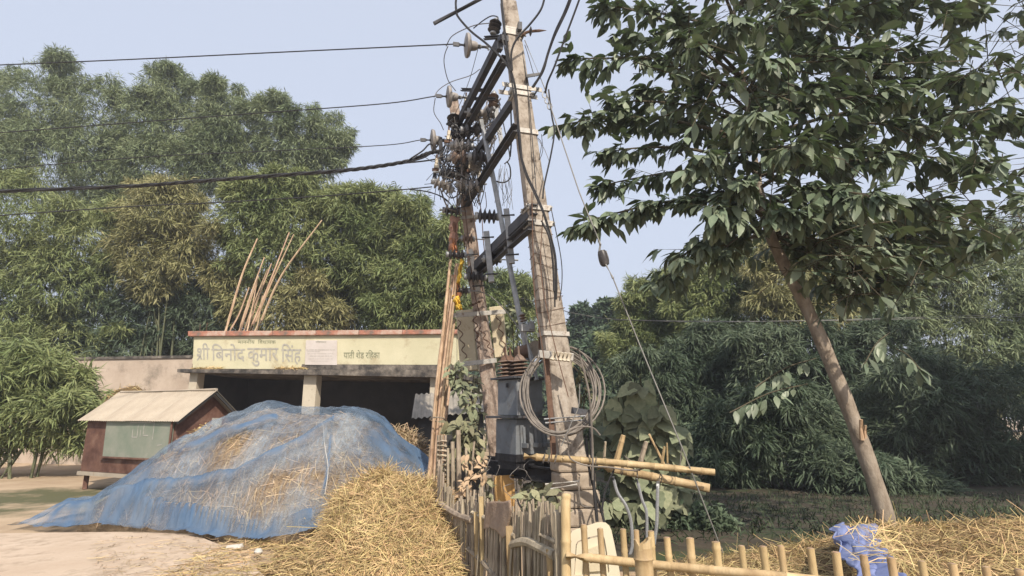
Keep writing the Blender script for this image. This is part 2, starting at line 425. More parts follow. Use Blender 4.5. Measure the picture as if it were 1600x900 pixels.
# ---------------------------------------------------------------- foliage and straw builders
def bamboo_leaves(lobes, Y, per=1.0, ln=(0.26, 0.46), wd=0.042, k=7, flat=0.75):
    """lobes: (px, py, rx, ry[, dY]) -> quads. Tufts of narrow drooping leaves through the volume of each lobe."""
    VV = []
    for lb in lobes:
        px, py, rx, ry = lb[:4]
        y = Y + (lb[4] if len(lb) > 4 else 0)
        c = P(px, py, y)
        a, b_ = M(c, rx), M(c, ry)
        n = int(per * 165 * (a * b_ + 0.4 * (a + b_)))
        u = unit(rng.normal(size=(n, 3)))
        rr = rng.uniform(0.35, 1.0, n) ** 0.5
        rr *= 1 + 0.16 * np.sin(u[:, 0] * 5.1 + px) * np.sin(u[:, 2] * 6.3 + py) + 0.10 * rng.normal(size=n)
        pos = np.array(c) + u * rr[:, None] * np.array([a, a * flat, b_])
        main = unit(u * np.array([0.8, 0.8, 0.35]) + rng.normal(size=(n, 3)) * 0.45 + np.array([0, 0, -0.35]))
        q = np.repeat(pos, k, axis=0); mn = np.repeat(main, k, axis=0)
        N_ = len(q)
        d = unit(mn + rng.normal(size=(N_, 3)) * 0.55 + np.array([0, 0, -0.12]))
        L_ = rng.uniform(ln[0], ln[1], N_)
        side = unit(np.cross(d, unit(rng.normal(size=(N_, 3)) * 0.6 + np.array([0, -0.5, 0.9]))))
        W_ = wd * rng.uniform(0.7, 1.3, N_)
        q = q + rng.normal(size=(N_, 3)) * 0.07
        mid = q + d * (L_ * 0.45)[:, None]
        tip = q + d * L_[:, None] + np.array([0, 0, -0.10]) * L_[:, None]
        VV.append(np.stack([q, mid + side * W_[:, None] / 2, tip, mid - side * W_[:, None] / 2], axis=1).reshape(-1, 3))
    V = np.concatenate(VV)
    F = np.arange(len(V), dtype=np.int32).reshape(-1, 4)
    return V, F

def bamboo_clump(label, lobes, Y, mat_, base_px, per=1.0, culms=9, group='bamboo clumps behind', name='bamboo_clump', cat='bamboo', **kw):
    tips = []
    for lb in lobes:                       # ragged plume tips along the upper outline
        for q in range(5 if name == 'bamboo_clump' else 2):
            a = R(random.uniform(15, 165)); r_ = random.uniform(.95, 1.28)
            s = random.uniform(.14, .28)
            tips.append((lb[0] + lb[2] * r_ * math.cos(a), lb[1] - lb[3] * r_ * math.sin(a), max(8, lb[2] * s), max(7, lb[3] * s * .9), random.uniform(-1, .5)))
    V, F = bamboo_leaves(list(lobes) + tips, Y, per, **kw)
    base = P(base_px, 600, Y); base.z = 0
    t = thing(name, label, cat, base, group)
    f = np_mesh('foliage', V, F, mat_, t); f['kind'] = 'stuff'
    mb = MB()
    for i in range(culms):
        lb = lobes[i % len(lobes)]
        tip = P(lb[0] + random.uniform(-.5, .5) * lb[2], lb[1] - random.uniform(0.1, .8) * lb[3], Y + random.uniform(-.5, .5))
        b0 = base + Vector((random.uniform(-.9, .9), random.uniform(-.6, .6), -0.05))
        mid = b0.lerp(tip, 0.5) + Vector(((b0.x - tip.x) * 0.18, 0, 0.12 * tip.z))
        tip = b0.lerp(tip, .82)
        mb.tube(spline([b0, mid, tip], 5), [0.045] * 4 + [0.03] * 4 + [0.012] * 3, 5)
    mb.build('culms', m_culm, t)
    return t

def strands(pos, nrm, L0, L1, wid, lie=0.85, seg=3, curl=0.25, drop=0.3, align=None):
    """curved ribbons of straw lying on a surface given by points and normals"""
    n = len(pos)
    nrm = unit(nrm)
    r_ = rng.normal(size=(n, 3))
    if align is not None: r_ = r_ * 0.8 + np.array(align)
    tang = unit(r_ - nrm * np.sum(r_ * nrm, axis=1, keepdims=True))
    d = unit(tang * lie + nrm * np.abs(rng.normal(size=(n, 1))) * (1 - lie))
    L_ = rng.uniform(L0, L1, n)
    side = unit(np.cross(d, nrm + rng.normal(size=(n, 3)) * 0.5))
    bend = unit(np.cross(d, side)) * rng.normal(size=(n, 1)) * curl + side * rng.normal(size=(n, 1)) * curl
    rows = []
    for j in range(seg + 1):
        t = j / seg
        c = pos + d * (L_ * (t - 0.5))[:, None] + bend * (L_ * (t - 0.5) ** 2)[:, None] - np.array([0, 0, drop]) * (L_ * (t - .5) ** 2)[:, None]
        wv = wid * (1 - 0.5 * abs(t - .5))
        rows.append(c + side * wv / 2); rows.append(c - side * wv / 2)
    V = np.stack(rows, axis=1)            # n, 2(seg+1), 3
    m = 2 * (seg + 1)
    fl = np.array([[2 * j, 2 * j + 1, 2 * j + 3, 2 * j + 2] for j in range(seg)])
    F = (np.arange(n)[:, None, None] * m + fl[None]).reshape(-1, 4)
    return V.reshape(-1, 3), F

def heap_grid(x0, x1, y0, y1, nx, ny, hf):
    xs = np.linspace(x0, x1, nx); ys = np.linspace(y0, y1, ny)
    X, Yg = np.meshgrid(xs, ys)
    Z = np.vectorize(hf)(X, Yg)
    V = np.stack([X, Yg, Z], -1).reshape(-1, 3)
    i = np.arange((ny - 1) * nx).reshape(ny - 1, nx)[:, :-1].ravel()
    F = np.stack([i, i + 1, i + nx + 1, i + nx], 1)
    return V, F

def sample_surface(V, F, n, zmin=0.02):
    a, b, c, d = V[F[:, 0]], V[F[:, 1]], V[F[:, 2]], V[F[:, 3]]
    nr = np.cross(c - a, d - b)
    ar = np.linalg.norm(nr, axis=1)
    ctr = (a + b + c + d) / 4
    ar = np.where(ctr[:, 2] > zmin, ar, 0)
    idx = rng.choice(len(F), n, p=ar / ar.sum())
    u = rng.uniform(size=(n, 1)); v = rng.uniform(size=(n, 1))
    p = a[idx] * (1 - u) * (1 - v) + b[idx] * u * (1 - v) + c[idx] * u * v + d[idx] * (1 - u) * v
    return p, nr[idx] / np.maximum(ar[idx][:, None], 1e-9)

def leaf_mesh(name, mat_, wid=0.42, droop=0.12, lobed=False):
    """leaf of unit length along +Y, folded at the midrib"""
    prof = [(0.0, 0.02), (0.15, 0.55), (0.38, 1.0), (0.62, 0.82), (0.84, 0.38), (1.0, 0.0)]
    if lobed:
        prof = [(0.0, 0.10), (0.14, 0.85), (0.30, 1.0), (0.45, 0.82), (0.58, 0.9), (0.72, 0.55), (0.84, 0.42), (1.0, 0.0)]
    vs = []; fs = []
    for t, s in prof:
        z = -droop * t * t
        x = s * wid / 2
        vs += [(-x, t, z + 0.16 * x), (0, t, z), (x, t, z + 0.16 * x)]
    for i in range(len(prof) - 1):
        a = i * 3; b = a + 3
        fs += [(a, a + 1, b + 1, b), (a + 1, a + 2, b + 2, b + 1)]
    me = bpy.data.meshes.new(name)
    me.from_pydata(vs, [], fs)
    me.polygons.foreach_set('use_smooth', [True] * len(me.polygons))
    me.materials.append(mat_)
    return me

def leaf_frame(d, up, s):
    d = Vector(d).normalized()
    x = d.cross(Vector(up))
    if x.length < 1e-4: x = Vector((1, 0, 0))
    x.normalize(); z = x.cross(d)
    m = Matrix.Identity(4)
    for i in range(3):
        m[i][0] = x[i] * s; m[i][1] = d[i] * s; m[i][2] = z[i] * s
    return m

def put_leaves(parent, frames, meshes, name='leaf'):
    """each leaf an object of its own sharing mesh data; frames: list of (pos, dir, up, size)"""
    base = world_loc(parent)
    for i, (p, d, u, s) in enumerate(frames):
        o = bpy.data.objects.new(name, meshes[i % len(meshes)])
        COL.objects.link(o)
        m = leaf_frame(d, u, s)
        m.translation = Vector(p) - base
        o.parent = parent
        o.matrix_local = m

def merge_leaves(name, frames, me, mat_, parent):
    bv = np.array([v.co[:] for v in me.vertices]); bf = np.array([p.vertices[:] for p in me.polygons], dtype=np.int32)
    VV = np.empty((len(frames), len(bv), 3))
    for i, (p, d, u, s) in enumerate(frames):
        m = np.array(leaf_frame(d, u, s))
        VV[i] = bv @ m[:3, :3].T + np.array(p)
    F = (np.arange(len(frames))[:, None, None] * len(bv) + bf[None]).reshape(-1, 4)
    o = np_mesh(name, VV.reshape(-1, 3), F, mat_, parent, smooth=True)
    o['kind'] = 'stuff'
    return o
# ================================================================ SETTING
def ground_h(x, y):
    h = 0.05 * noise.noise(Vector((x * .35, y * .35, 3.1))) + 0.02 * noise.noise(Vector((x * 1.3, y * 1.3, 8.1)))
    f = min(1.0, max(0.0, (x - 1.5) / 2.0)) * min(1.0, max(0.0, (y - 8.5) / 4.0)) * min(1.0, max(0.0, (30 - y) / 6.0))
    return h - 0.30 * f - 0.03
xs = np.concatenate([np.linspace(-420, -22, 8), np.linspace(-20, 20, 90), np.linspace(22, 420, 8)])
ys = np.concatenate([np.linspace(-60, -6, 6), np.linspace(-4, 36, 90), np.linspace(40, 345, 10)])
GX, GY = np.meshgrid(xs, ys)
GZ = np.vectorize(ground_h)(GX, GY)
V = np.stack([GX, GY, GZ], -1).reshape(-1, 3)
nx = len(xs); i = np.arange((len(ys) - 1) * nx).reshape(-1, nx)[:, :-1].ravel()
V0_ = V
g = np_mesh('ground', V, np.stack([i, i + 1, i + nx + 1, i + nx], 1), m_earth, smooth=True)
tag(g, kind='structure')

# dark soil of the hollow at the right, tree shade put into its colour
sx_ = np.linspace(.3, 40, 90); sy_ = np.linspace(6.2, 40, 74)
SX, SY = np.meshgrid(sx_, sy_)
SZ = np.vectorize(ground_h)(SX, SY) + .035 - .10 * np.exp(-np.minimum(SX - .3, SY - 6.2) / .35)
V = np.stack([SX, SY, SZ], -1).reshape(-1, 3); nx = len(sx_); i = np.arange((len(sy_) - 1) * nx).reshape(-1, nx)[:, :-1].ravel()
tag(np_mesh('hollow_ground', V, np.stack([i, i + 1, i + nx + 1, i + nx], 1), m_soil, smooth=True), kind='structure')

# concrete apron at lower left
mb = MB()
ap = [G(-60, 838), G(200, 835), G(300, 838), G(372, 868), G(412, 905), G(440, 990), G(-60, 990)]
top = [Vector((p.x, p.y, 0.035)) for p in ap]; bot = [Vector((p.x, p.y, -0.1)) for p in ap]
n = len(ap)
mb.add(top + bot, [tuple(range(n))[::-1]] + [(k, (k + 1) % n, n + (k + 1) % n, n + k) for k in range(n)])
tag(mb.build('concrete_apron', m_pave), kind='structure')

# ================================================================ BUILDING
A_ = P(295, 550, 18.6); B_ = P(716, 550, 17.2)
fx = Vector((B_.x - A_.x, B_.y - A_.y, 0)).normalized()
fn = Vector((fx.y, -fx.x, 0))            # towards the camera
def FP(px, py, off=0.0):
    d = ray(px, py)
    t = ((A_ + fn * off) - EYE).dot(fn) / d.dot(fn)
    return EYE + d * t
def slab(mb, p, thick, off=0.0):
    """p: four photo corners bl, br, tr, tl on the facade plane moved out by off; extruded back by thick"""
    q = [FP(x, y, off) for x, y in p]
    bk = -fn * thick
    return mb.hexa([q[0], q[1], q[1] + bk, q[0] + bk, q[3], q[2], q[2] + bk, q[3] + bk])
base = FP(500, 640); base.z = 0
bld = thing('bus_shelter', 'cream painted concrete roadside shelter with faded Hindi lettering and two dark open bays', 'building', base)
mb = MB(); slab(mb, [(301, 576), (713, 578), (713, 522), (303, 525)], 0.16); mb.build('parapet', m_wall, bld)
# coping in stretches that were painted and broken differently
cop = [293, 352, 425, 493, 560, 628, 716]
for a, b in zip(cop[:-1], cop[1:]):
    def yl(x): return 517.5 - (x - 293) * 0.006 + random.uniform(-.3, .3)
    def y2(x): return 525.3 - (x - 293) * 0.0085
    mb = MB(); slab(mb, [(a + .25, y2(a)), (b - .25, y2(b)), (b - .25, yl(b)), (a + .25, yl(a))], 0.32, 0.10)
    mb.build('coping', m_cope, bld, bevel=0.015)
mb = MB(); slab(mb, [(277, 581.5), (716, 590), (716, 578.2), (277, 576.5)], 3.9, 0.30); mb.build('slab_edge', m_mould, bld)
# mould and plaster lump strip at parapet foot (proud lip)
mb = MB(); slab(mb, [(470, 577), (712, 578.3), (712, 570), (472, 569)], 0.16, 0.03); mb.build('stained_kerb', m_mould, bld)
zfl = 0.0
def pillar(px0, px1, pytop, dep=0.35, off=0.05):
    a = FP(px0, pytop, off); b = FP(px1, pytop, off)
    mb = MB(); bk = -fn * dep
    a0 = Vector((a.x, a.y, zfl - .1)); b0 = Vector((b.x, b.y, zfl - .1))
    mb.hexa([a0, b0, b0 + bk, a0 + bk, a, b, b + bk, a + bk])
    return mb.build('pillar', m_pillar, bld, bevel=0.01)
pillar(475, 495, 586.2); pillar(297, 309, 582.2); pillar(672, 690, 589.6)
# inner shell
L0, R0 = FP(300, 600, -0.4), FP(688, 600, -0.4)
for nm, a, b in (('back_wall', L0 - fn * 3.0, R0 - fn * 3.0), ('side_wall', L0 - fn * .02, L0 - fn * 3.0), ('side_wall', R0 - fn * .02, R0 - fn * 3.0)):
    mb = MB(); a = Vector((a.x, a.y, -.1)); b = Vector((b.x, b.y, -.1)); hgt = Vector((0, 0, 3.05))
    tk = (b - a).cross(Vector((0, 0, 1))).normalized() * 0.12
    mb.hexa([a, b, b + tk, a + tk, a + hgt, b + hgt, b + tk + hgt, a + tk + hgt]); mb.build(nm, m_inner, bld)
# roof parapets seen from other sides
mb = MB()
for (e0, px, pyt) in ((FP(303, 525), 303, 525), (FP(713, 522), 713, 522)):
    a = e0 - fn * 0.17; b = e0 - fn * 3.4
    mb.beam(Vector((a.x, a.y, e0.z - .45)), Vector((b.x, b.y, e0.z - .45)), 0.15, 0.85)
mb.build('side_parapet', m_wall, bld)
# plaque
mb = MB(); slab(mb, [(476, 570), (526, 570.5), (526.5, 531.5), (478, 531.5)], 0.04, 0.045); plq = mb.build('plaque', m_plaque, bld, bevel=0.006)

def text_on(s, x0, x1, y0, y1, mat_, parent, off=0.008, bold=0.0, name='lettering', extra=None, FPf=None):
    FPf = FPf or FP
    cu = bpy.data.curves.new(name, 'FONT'); cu.body = s; cu.offset = bold; cu.resolution_u = 3
    o = bpy.data.objects.new(name, cu); COL.objects.link(o)
    dg = bpy.context.evaluated_depsgraph_get()
    me = bpy.data.meshes.new_from_object(o.evaluated_get(dg))
    bpy.data.objects.remove(o); bpy.data.curves.remove(cu)
    vs = [v.co.copy() for v in me.vertices]; fs = [tuple(p.vertices) for p in me.polygons]
    bpy.data.meshes.remove(me)
    if extra: 
        for q in extra:
            b = len(vs); vs += [Vector((a_, b_, 0)) for a_, b_ in q]; fs.append(tuple(range(b, b + len(q))))
    ux0 = min(v.x for v in vs); ux1 = max(v.x for v in vs); uy0 = min(v.y for v in vs); uy1 = max(v.y for v in vs)
    mb = MB()
    mb.add([FPf(x0 + (v.x - ux0) / (ux1 - ux0) * (x1 - x0), y1 - (v.y - uy0) / (uy1 - uy0) * (y1 - y0), off) for v in vs], fs)
    return mb.build(name, mat_, parent)
text_on('\u0936\u0940', 307.2, 327.5, 536, 563.5, m_paint, bld, bold=0.008, extra=[[(0.02, -0.02), (0.10, -0.06), (0.36, 0.20), (0.30, 0.26)]])
text_on('\u093f\u092c\u0928\u094b\u0926', 330.4, 383, 537, 565, m_paint, bld, bold=0.008)
text_on('\u0915\u0941\u092e\u093e\u0930', 386.5, 435.2, 543.7, 572.3, m_paint, bld, bold=0.008)
text_on('\u093f\u0938\u0902\u0939', 439.5, 470.8, 537, 570, m_paint, bld, bold=0.008)
text_on('\u092e\u093e\u0928\u0928\u0940\u092f  \u093f\u0935\u0927\u093e\u092f\u0915', 372, 431, 530, 537, m_paint2, bld, bold=0.0)
text_on('\u092f\u093e\u0924\u0940 \u0936\u0947\u0921 \u0930\u093f\u0939\u0915\u093e', 537, 593.5, 547, 562, m_paint2, bld, bold=0.0)
text_on('\u0936\u093f\u0932\u093e\u0928\u094d\u092f\u093e\u0938', 493, 510, 532.8, 536, m_paint2, plq, off=0.051)
mb = MB()
for y_, x0, x1, h in ((546.3, 478.5, 523, .7), (549.2, 480, 500, .4), (552.5, 480, 521, .35), (556, 484, 519, .5), (560.5, 482, 520, .35), (564, 486, 515, .3)):
    x = x0
    while x < x1:
        l = random.uniform(1.5, 6)
        q = [FP(x, y_ + h, .051), FP(min(x + l, x1), y_ + h, .051), FP(min(x + l, x1), y_, .051), FP(x, y_, .051)]
        mb.add(q, [(0, 1, 2, 3)]); x += l + random.uniform(.3, 1.6)
mb.build('engraved_line', m_paint, plq)
# dead grass and straw stuck along the ledge
def ledge_straw(x0, x1, y, n, hgt, label, off=0.2):
    pos = np.array([FP(random.uniform(x0, x1), y, off - random.uniform(0, .12)) for _ in range(n)])
    nr = np.tile(np.array([[0, -0.2, 1.0]]), (n, 1))
    V, F = strands(pos, nr, 0.15, 0.4, 0.018, lie=0.75)
    o = np_mesh('dry_grass_tuft', V, F, m_straw); tag(o, label, 'dry grass'); return o
ledge_straw(432, 478, 575.5, 190, .1, 'dry straw caught on the shelter ledge below the painted name')
ledge_straw(300, 345, 575.5, 160, .1, 'dry grass growing on the shelter ledge at its left corner', off=0.15)
# rods left standing at the left roof corner
for k, (px, h) in enumerate(((312, 12), (322, 14))):
    a = FP(px, 518, -0.05); mb = MB(); mb.tube([a - Vector((0, 0, .05)), a + Vector((0.02 * (k - .5), 0, M(a, h)))], 0.012, 5)
    mb.build('rebar', m_rust, bld)

# bamboo poles leaning on the roof
mbs = [((352, 519), (378, 430), (402, 373), .045), ((358, 519), (374, 490), (389, 449), .035), ((373, 519), (392, 460), (413, 402), .035), ((376, 519), (388, 480), (404, 432), .03),
       ((381, 519), (398, 470), (418, 421), .03), ((385, 519), (402, 470), (424, 412), .035), ((389, 519), (416, 455), (452, 363), .04), ((393, 519), (425, 440), (459, 366), .035),
       ((397, 519), (403, 505), (410, 462), .03), ((386, 519), (394, 480), (403, 433), .026), ((401, 519), (440, 430), (503, 344), .045), ((379, 519), (392, 500), (412, 440), .026)]
for i, (a, b, c, r) in enumerate(mbs):
    y0 = 19.2 + random.uniform(-.25, .35)
    pts = spline([P(*a, y0), P(*b, y0 + .3), P(*c, y0 + .6)], 5)
    mb = MB(); mb.tube(pts, [r * (1 - .045 * k) for k in range(len(pts))], 6)
    lab = ['curved bamboo pole standing at the left end of the roof pole cluster', 'short bamboo pole beside the leftmost curved one on the roof', 'roof bamboo pole leaning beside the left curved one, taller than its neighbours', 'short thin roof pole in front of the middle ones, tip just below theirs', 'middle roof pole third from the two tall twins', 'middle roof pole next left of the two tall twins', 'left one of the two tall twin poles on the roof', 'right one of the two tall twin poles on the roof', 'shortest upright roof pole at the right foot of the cluster', 'thinnest roof pole standing close right of the left curved one', 'longest bamboo pole on the roof tilting far to the right', 'thin roof pole crossing low through the middle of the cluster'][i]
    mb.build('bamboo_pole', m_bam3, smooth=True, label=lab, cat='bamboo pole', group='bamboo poles standing on the shelter roof')

# ================================================================ PALE WALL, KIOSK, SHED
a, b = P(-90, 600, 21.6), P(297, 600, 20.0)
wl = MB(); th = Vector((0, .25, 0)); h0 = P(297, 559, 20.0).z
a0, b0 = Vector((a.x, a.y, -.1)), Vector((b.x, b.y, -.1)); up = Vector((0, 0, h0 + .1))
wl.hexa([a0, b0, b0 + th, a0 + th, a0 + up, b0 + up, b0 + th + up, a0 + th + up])
w_ = wl.build('boundary_wall', m_palewall, label='pale dusty plastered wall left of the shelter behind the tin kiosk', cat='wall')
mb = MB(); mb.beam(a0 + up + th / 2 + Vector((0, 0, .04)), b0 + up + th / 2 + Vector((0, 0, .04)), .34, .09); mb.build('wall_cap', m_mould, w_)

kc = P(276, 652, 12.6); kc.z = 0
gd = Vector((.42, .907, 0)); ld = Vector((-.907, .42, 0))      # gable direction, front direction (to the left)
KL, KW = 3.1, 1.45
zf, ze, zr = 0.36, 1.56, 2.14
kiosk = thing('tin_kiosk', 'small rusty brown kiosk with corrugated tin roof beside the blue netted heap', 'kiosk', kc)
def K(u, v, z): return kc + ld * u + gd * v + Vector((0, 0, z))
mb = MB(); mb.hexa([K(0, 0, zf), K(KL, 0, zf), K(KL, .04, zf), K(0, .04, zf), K(0, 0, ze), K(KL, 0, ze), K(KL, .04, ze), K(0, .04, ze)])
mb.hexa([K(0, KW, zf), K(KL, KW, zf), K(KL, KW - .04, zf), K(0, KW - .04, zf), K(0, KW, ze), K(KL, KW, ze), K(KL, KW - .04, ze), K(0, KW - .04, ze)])
mb.build('side_panel', m_kiosk, kiosk)
for u in (0.0, KL):
    mb = MB(); s = .03 if u == 0 else -.03
    pr = [K(u, .04, zf), K(u, KW - .04, zf), K(u, KW - .04, ze), K(u, KW / 2, zr - .03), K(u, .04, ze)]
    mb.add(pr + [p + ld * s for p in pr], [(0, 1, 2, 3, 4), (9, 8, 7, 6, 5)] + [(k, k + 5, (k + 1) % 5 + 5, (k + 1) % 5) for k in range(5)])
    mb.build('gable_panel', m_kiosk, kiosk)
mb = MB(); mb.box(K(KL / 2, KW / 2, zf - .05), KL + .1, KW + .08, .08, math.atan2(ld.y, ld.x)); mb.build('floor_frame', m_tin, kiosk)
for u in (.1, KL / 2, KL - .1):
    for v in (.1, KW - .1):
        mb = MB(); mb.box(K(u, v, .13), .09, .09, .36, .4); mb.build('leg', m_kiosk, kiosk)
# hinged shutter on the front
mb = MB(); o = -.035
mb.hexa([K(.05, o, .70), K(2.3, o, .70), K(2.3, -.005, .70), K(.05, -.005, .70), K(.03, o - .02, 1.53), K(2.3, o - .02, 1.53), K(2.3, -.005, 1.53), K(.03, -.005, 1.53)])
sh = mb.build('shutter', m_kgreen, kiosk)
mb = MB(); mb.beam(K(.02, -.06, .69), K(2.32, -.06, .69), .04, .035); mb.beam(K(.03, -.06, .71), K(.03, -.065, 1.52), .04, .03); mb.build('shutter_frame', m_kiosk, sh)
mb = MB(); mb.box(K(.22, -.075, .78), .06, .03, .09, .3); mb.build('latch', m_rust, sh)
mb = MB()
for (u0, z0, u1, z1) in ((.95, 1.42, .95, 1.2), (.95, 1.18, .78, 1.18), (1.15, 1.4, 1.15, 1.15), (1.15, 1.14, 1.32, 1.14), (1.32, 1.14, 1.32, 1.32), (.62, 1.46, .62, 1.1), (1.45, 1.45, .6, 1.46), (1.05, 1.3, 1.05, 1.15), (.45, .98, .3, 1.0)):
    du = Vector((u1 - u0, z1 - z0, 0)).normalized() * .012
    q = []
    for (u, z, s) in ((u0, z0, 1), (u1, z1, 1), (u1, z1, -1), (u0, z0, -1)):
        uu = u - du.y * s; zz = z + du.x * s
        q.append(K(uu, o - .02 * (zz - .7) / .83 - .006, zz))
    mb.add(q, [(0, 1, 2, 3)])
mb.build('chalk_mark', m_chalk, sh)
# pasted paper on gable
mb = MB(); mb.hexa([K(-.005, .86, 1.33), K(-.005, 1.12, 1.33), K(0, 1.12, 1.33), K(0, .86, 1.33), K(-.005, .86, 1.55), K(-.005, 1.12, 1.55), K(0, 1.12, 1.55), K(0, .86, 1.55)]); mb.build('poster', m_chalk, kiosk)
mb = MB(); mb.hexa([K(-.004, .15, 1.05), K(-.004, .5, 1.05), K(0, .5, 1.05), K(0, .15, 1.05), K(-.004, .15, 1.13), K(-.004, .5, 1.13), K(0, .5, 1.13), K(0, .15, 1.13)]); mb.build('paint_patch', m_chalk, kiosk)
mb = MB(); mb.box(K(-.03, .12, .93), .06, .06, .12, .3); mb.build('hasp', m_rust, kiosk)
# corrugated roof sheets
def corrugated(o, u_vec, v_vec, lu, lv, amp=.012, pitch=.076, mat_=None, name='roof_sheet', parent=None):
    """ridges run along v"""
    nu = int(lu / pitch * 6)
    vs = []; nv = 4
    up_ = u_vec.cross(v_vec).normalized()
    if up_.z < 0: up_ = -up_
    for j in range(nv + 1):
        for k in range(nu + 1):
            u = lu * k / nu
            vs.append(o + u_vec * u + v_vec * (lv * j / nv) + up_ * (amp * math.sin(2 * PI * u / pitch) + .006 * math.sin(u * 3 + j)))
    b = len(vs); fs = []
    vs += [p - up_ * .004 for p in vs]
    for j in range(nv):
        for k in range(nu):
            a = j * (nu + 1) + k
            fs.append((a, a + 1, a + nu + 2, a + nu + 1)); fs.append((b + a, b + a + nu + 1, b + a + nu + 2, b + a + 1))
    for k in range(nu):
        fs.append((k, b + k, b + k + 1, k + 1)); a = nv * (nu + 1) + k; fs.append((a, a + 1, b + a + 1, b + a))
    mb = MB(); mb.add(vs, fs)
    return mb.build(name, mat_, parent, smooth=True)
sl = math.hypot(KW / 2, zr - ze); vf = (gd * (KW / 2) + Vector((0, 0, zr - ze))).normalized(); vb = (-gd * (KW / 2) + Vector((0, 0, zr - ze))).normalized()
nsh = 4; shl = (KL + .35) / nsh
for k in range(nsh):
    lift = Vector((0, 0, .006 * (k % 2)))
    corrugated(K(-.2 + k * shl - .03, 0, ze) - vf * .16 + Vector((0, 0, .02)) + lift, ld, vf, shl + .06, sl + .17, mat_=m_tin, parent=kiosk)
    corrugated(K(-.2 + k * shl - .03, KW, ze) - vb * .22 + Vector((0, 0, .02)) + lift, ld, vb, shl + .06, sl + .23, mat_=m_tin, parent=kiosk)
mb = MB(); mb.tube([K(-.22, KW / 2, zr + .035), K(KL + .1, KW / 2, zr + .035)], .035, 6); mb.build('ridge_cap', m_tin, kiosk)
for v, z, s in ((0, ze, vf), (KW, ze, vb)):
    mb = MB(); a = K(-.19, v, z) - s * .15 - Vector((0, 0, .02)); mb.beam(a, a + s * (sl + .13), .03, .06); mb.build('barge_board', m_inner, kiosk)

# grey sheet lean-to behind the bamboo bundle
so = P(690, 652, 14.2); so.z = 0
shed = thing('lean_to_shed', 'low shed with grey corrugated cement roof between bamboo bundle and left pole', 'shed', so)
a, b, c = P(643, 654, 13.4), P(752, 646, 13.4), P(752, 604, 15.2)
uu = (b - a).normalized(); vv = (P(690, 612, 15.2) - P(690, 650, 13.4)).normalized()
corrugated(a, uu, vv, .82, 1.9, amp=.02, pitch=.13, mat_=m_asb, parent=shed)
corrugated(a + uu * .84 + Vector((0, -.02, .025)), uu, vv, .95, 1.9, amp=.02, pitch=.13, mat_=m_asb, parent=shed)
mb = MB(); q = a + vv * .25 + uu * .15 - Vector((0, 0, .06)); r_ = q + uu * 1.5
mb.hexa([Vector((q.x, q.y, -.1)), Vector((r_.x, r_.y, -.1)), Vector((r_.x, r_.y + .1, -.1)), Vector((q.x, q.y + .1, -.1)), q, r_, r_ + Vector((0, .1, 0)), q + Vector((0, .1, 0))])
mb.build('wall', m_inner, shed)

# ================================================================ BLUE NET OVER HAY
sil = [(60, 800), (140, 792), (200, 768), (235, 736), (262, 710), (300, 684), (335, 667), (370, 655), (400, 645), (418, 636), (432, 632), (448, 637), (470, 643), (500, 641), (530, 643), (547, 641), (570, 652), (590, 660), (620, 690), (645, 708), (662, 722), (690, 745)]
YR = 10.3
rx_, rz_ = [], []
for px, py in sil:
    q = P(px, py, YR); rx_.append(q.x); rz_.append(max(q.z, .06))
frontpx = [(40, 826), (200, 834), (300, 840), (400, 852), (480, 854), (560, 840), (640, 822), (700, 815)]
fX, fY = [], []
for px, py in frontpx:
    q = G(px, py); fX.append(q.x); fY.append(q.y)
def hay_h(x, y, extra=0.0):
    r = float(np.interp(x, rx_, rz_)); yf = float(np.interp(x * 1.0, fX, fY)) + 0.05
    # perspective: points at the front base lie nearer, so shear x a little
    if y <= YR:
        t = (y - yf) / (YR - yf)
        if t <= 0: return -0.05 + extra * 0
        p = math.sin(min(1, t) * PI / 2) ** 0.55
    else:
        t = 1 - (y - YR) / 1.9
        if t <= 0: return -0.05
        p = math.sin(t * PI / 2) ** 0.7
    lump = 0.06 * noise.noise(Vector((x * 1.1, y * 1.1, 1.7))) + 0.09 * noise.noise(Vector((x * 2.3, y * 2.3, 5.0))) * min(1, t * 2)
    return r * p + lump * min(1.0, r * 1.2) * p
x0, x1 = rx_[1], rx_[-1]
HV, HF = heap_grid(x0 + .9, x1 - .1, 7.6, 12.3, 90, 60, lambda x, y: hay_h(x, y) - .07)
hay = np_mesh('hay_heap', HV, HF, m_haybed, smooth=True)
tag(hay, 'greyish hay heap showing through the blue net in front of the shelter', 'hay heap')
p_, n_ = sample_surface(HV, HF, 6000, .1)
V, F = strands(p_, n_, .15, .45, .011, lie=.97, drop=.2)
s_ = np_mesh('hay_strands', V, F, m_hay, hay); s_['kind'] = 'stuff'
# folds of the net followed over the heap
folds = [([(150, 800), (215, 778), (300, 772), (370, 758), (430, 725), (480, 700), (515, 680)], 9, .10),
         ([(190, 800), (250, 806), (330, 822), (410, 842), (480, 852), (560, 840)], 10, .09),
         ([(205, 830), (290, 832), (380, 845), (450, 855)], 6, .05),
         ([(430, 830), (480, 820), (530, 805), (570, 780), (585, 760)], 8, .07),
         ([(560, 642), (590, 660), (640, 710), (665, 740)], 16, .03),
         ([(590, 690), (620, 720), (650, 745)], 30, .02),
         ([(520, 660), (515, 700), (512, 740), (505, 780)], 3, .02),
         ([(210, 790), (230, 800), (250, 815), (290, 825)], 12, .08),
         ([(160, 815), (200, 812), (240, 820)], 14, .07),
         ([(280, 715), (330, 690), (380, 672), (430, 660)], 7, .03),
         ([(90, 800), (150, 815), (200, 825)], 16, .06)]
FS = []
for pl, wpx, amp in folds:
    for (ax, ay), (bx, by) in zip(pl[:-1], pl[1:]):
        FS.append((ax, ay, bx, by, wpx, amp))
FS = np.array(FS)
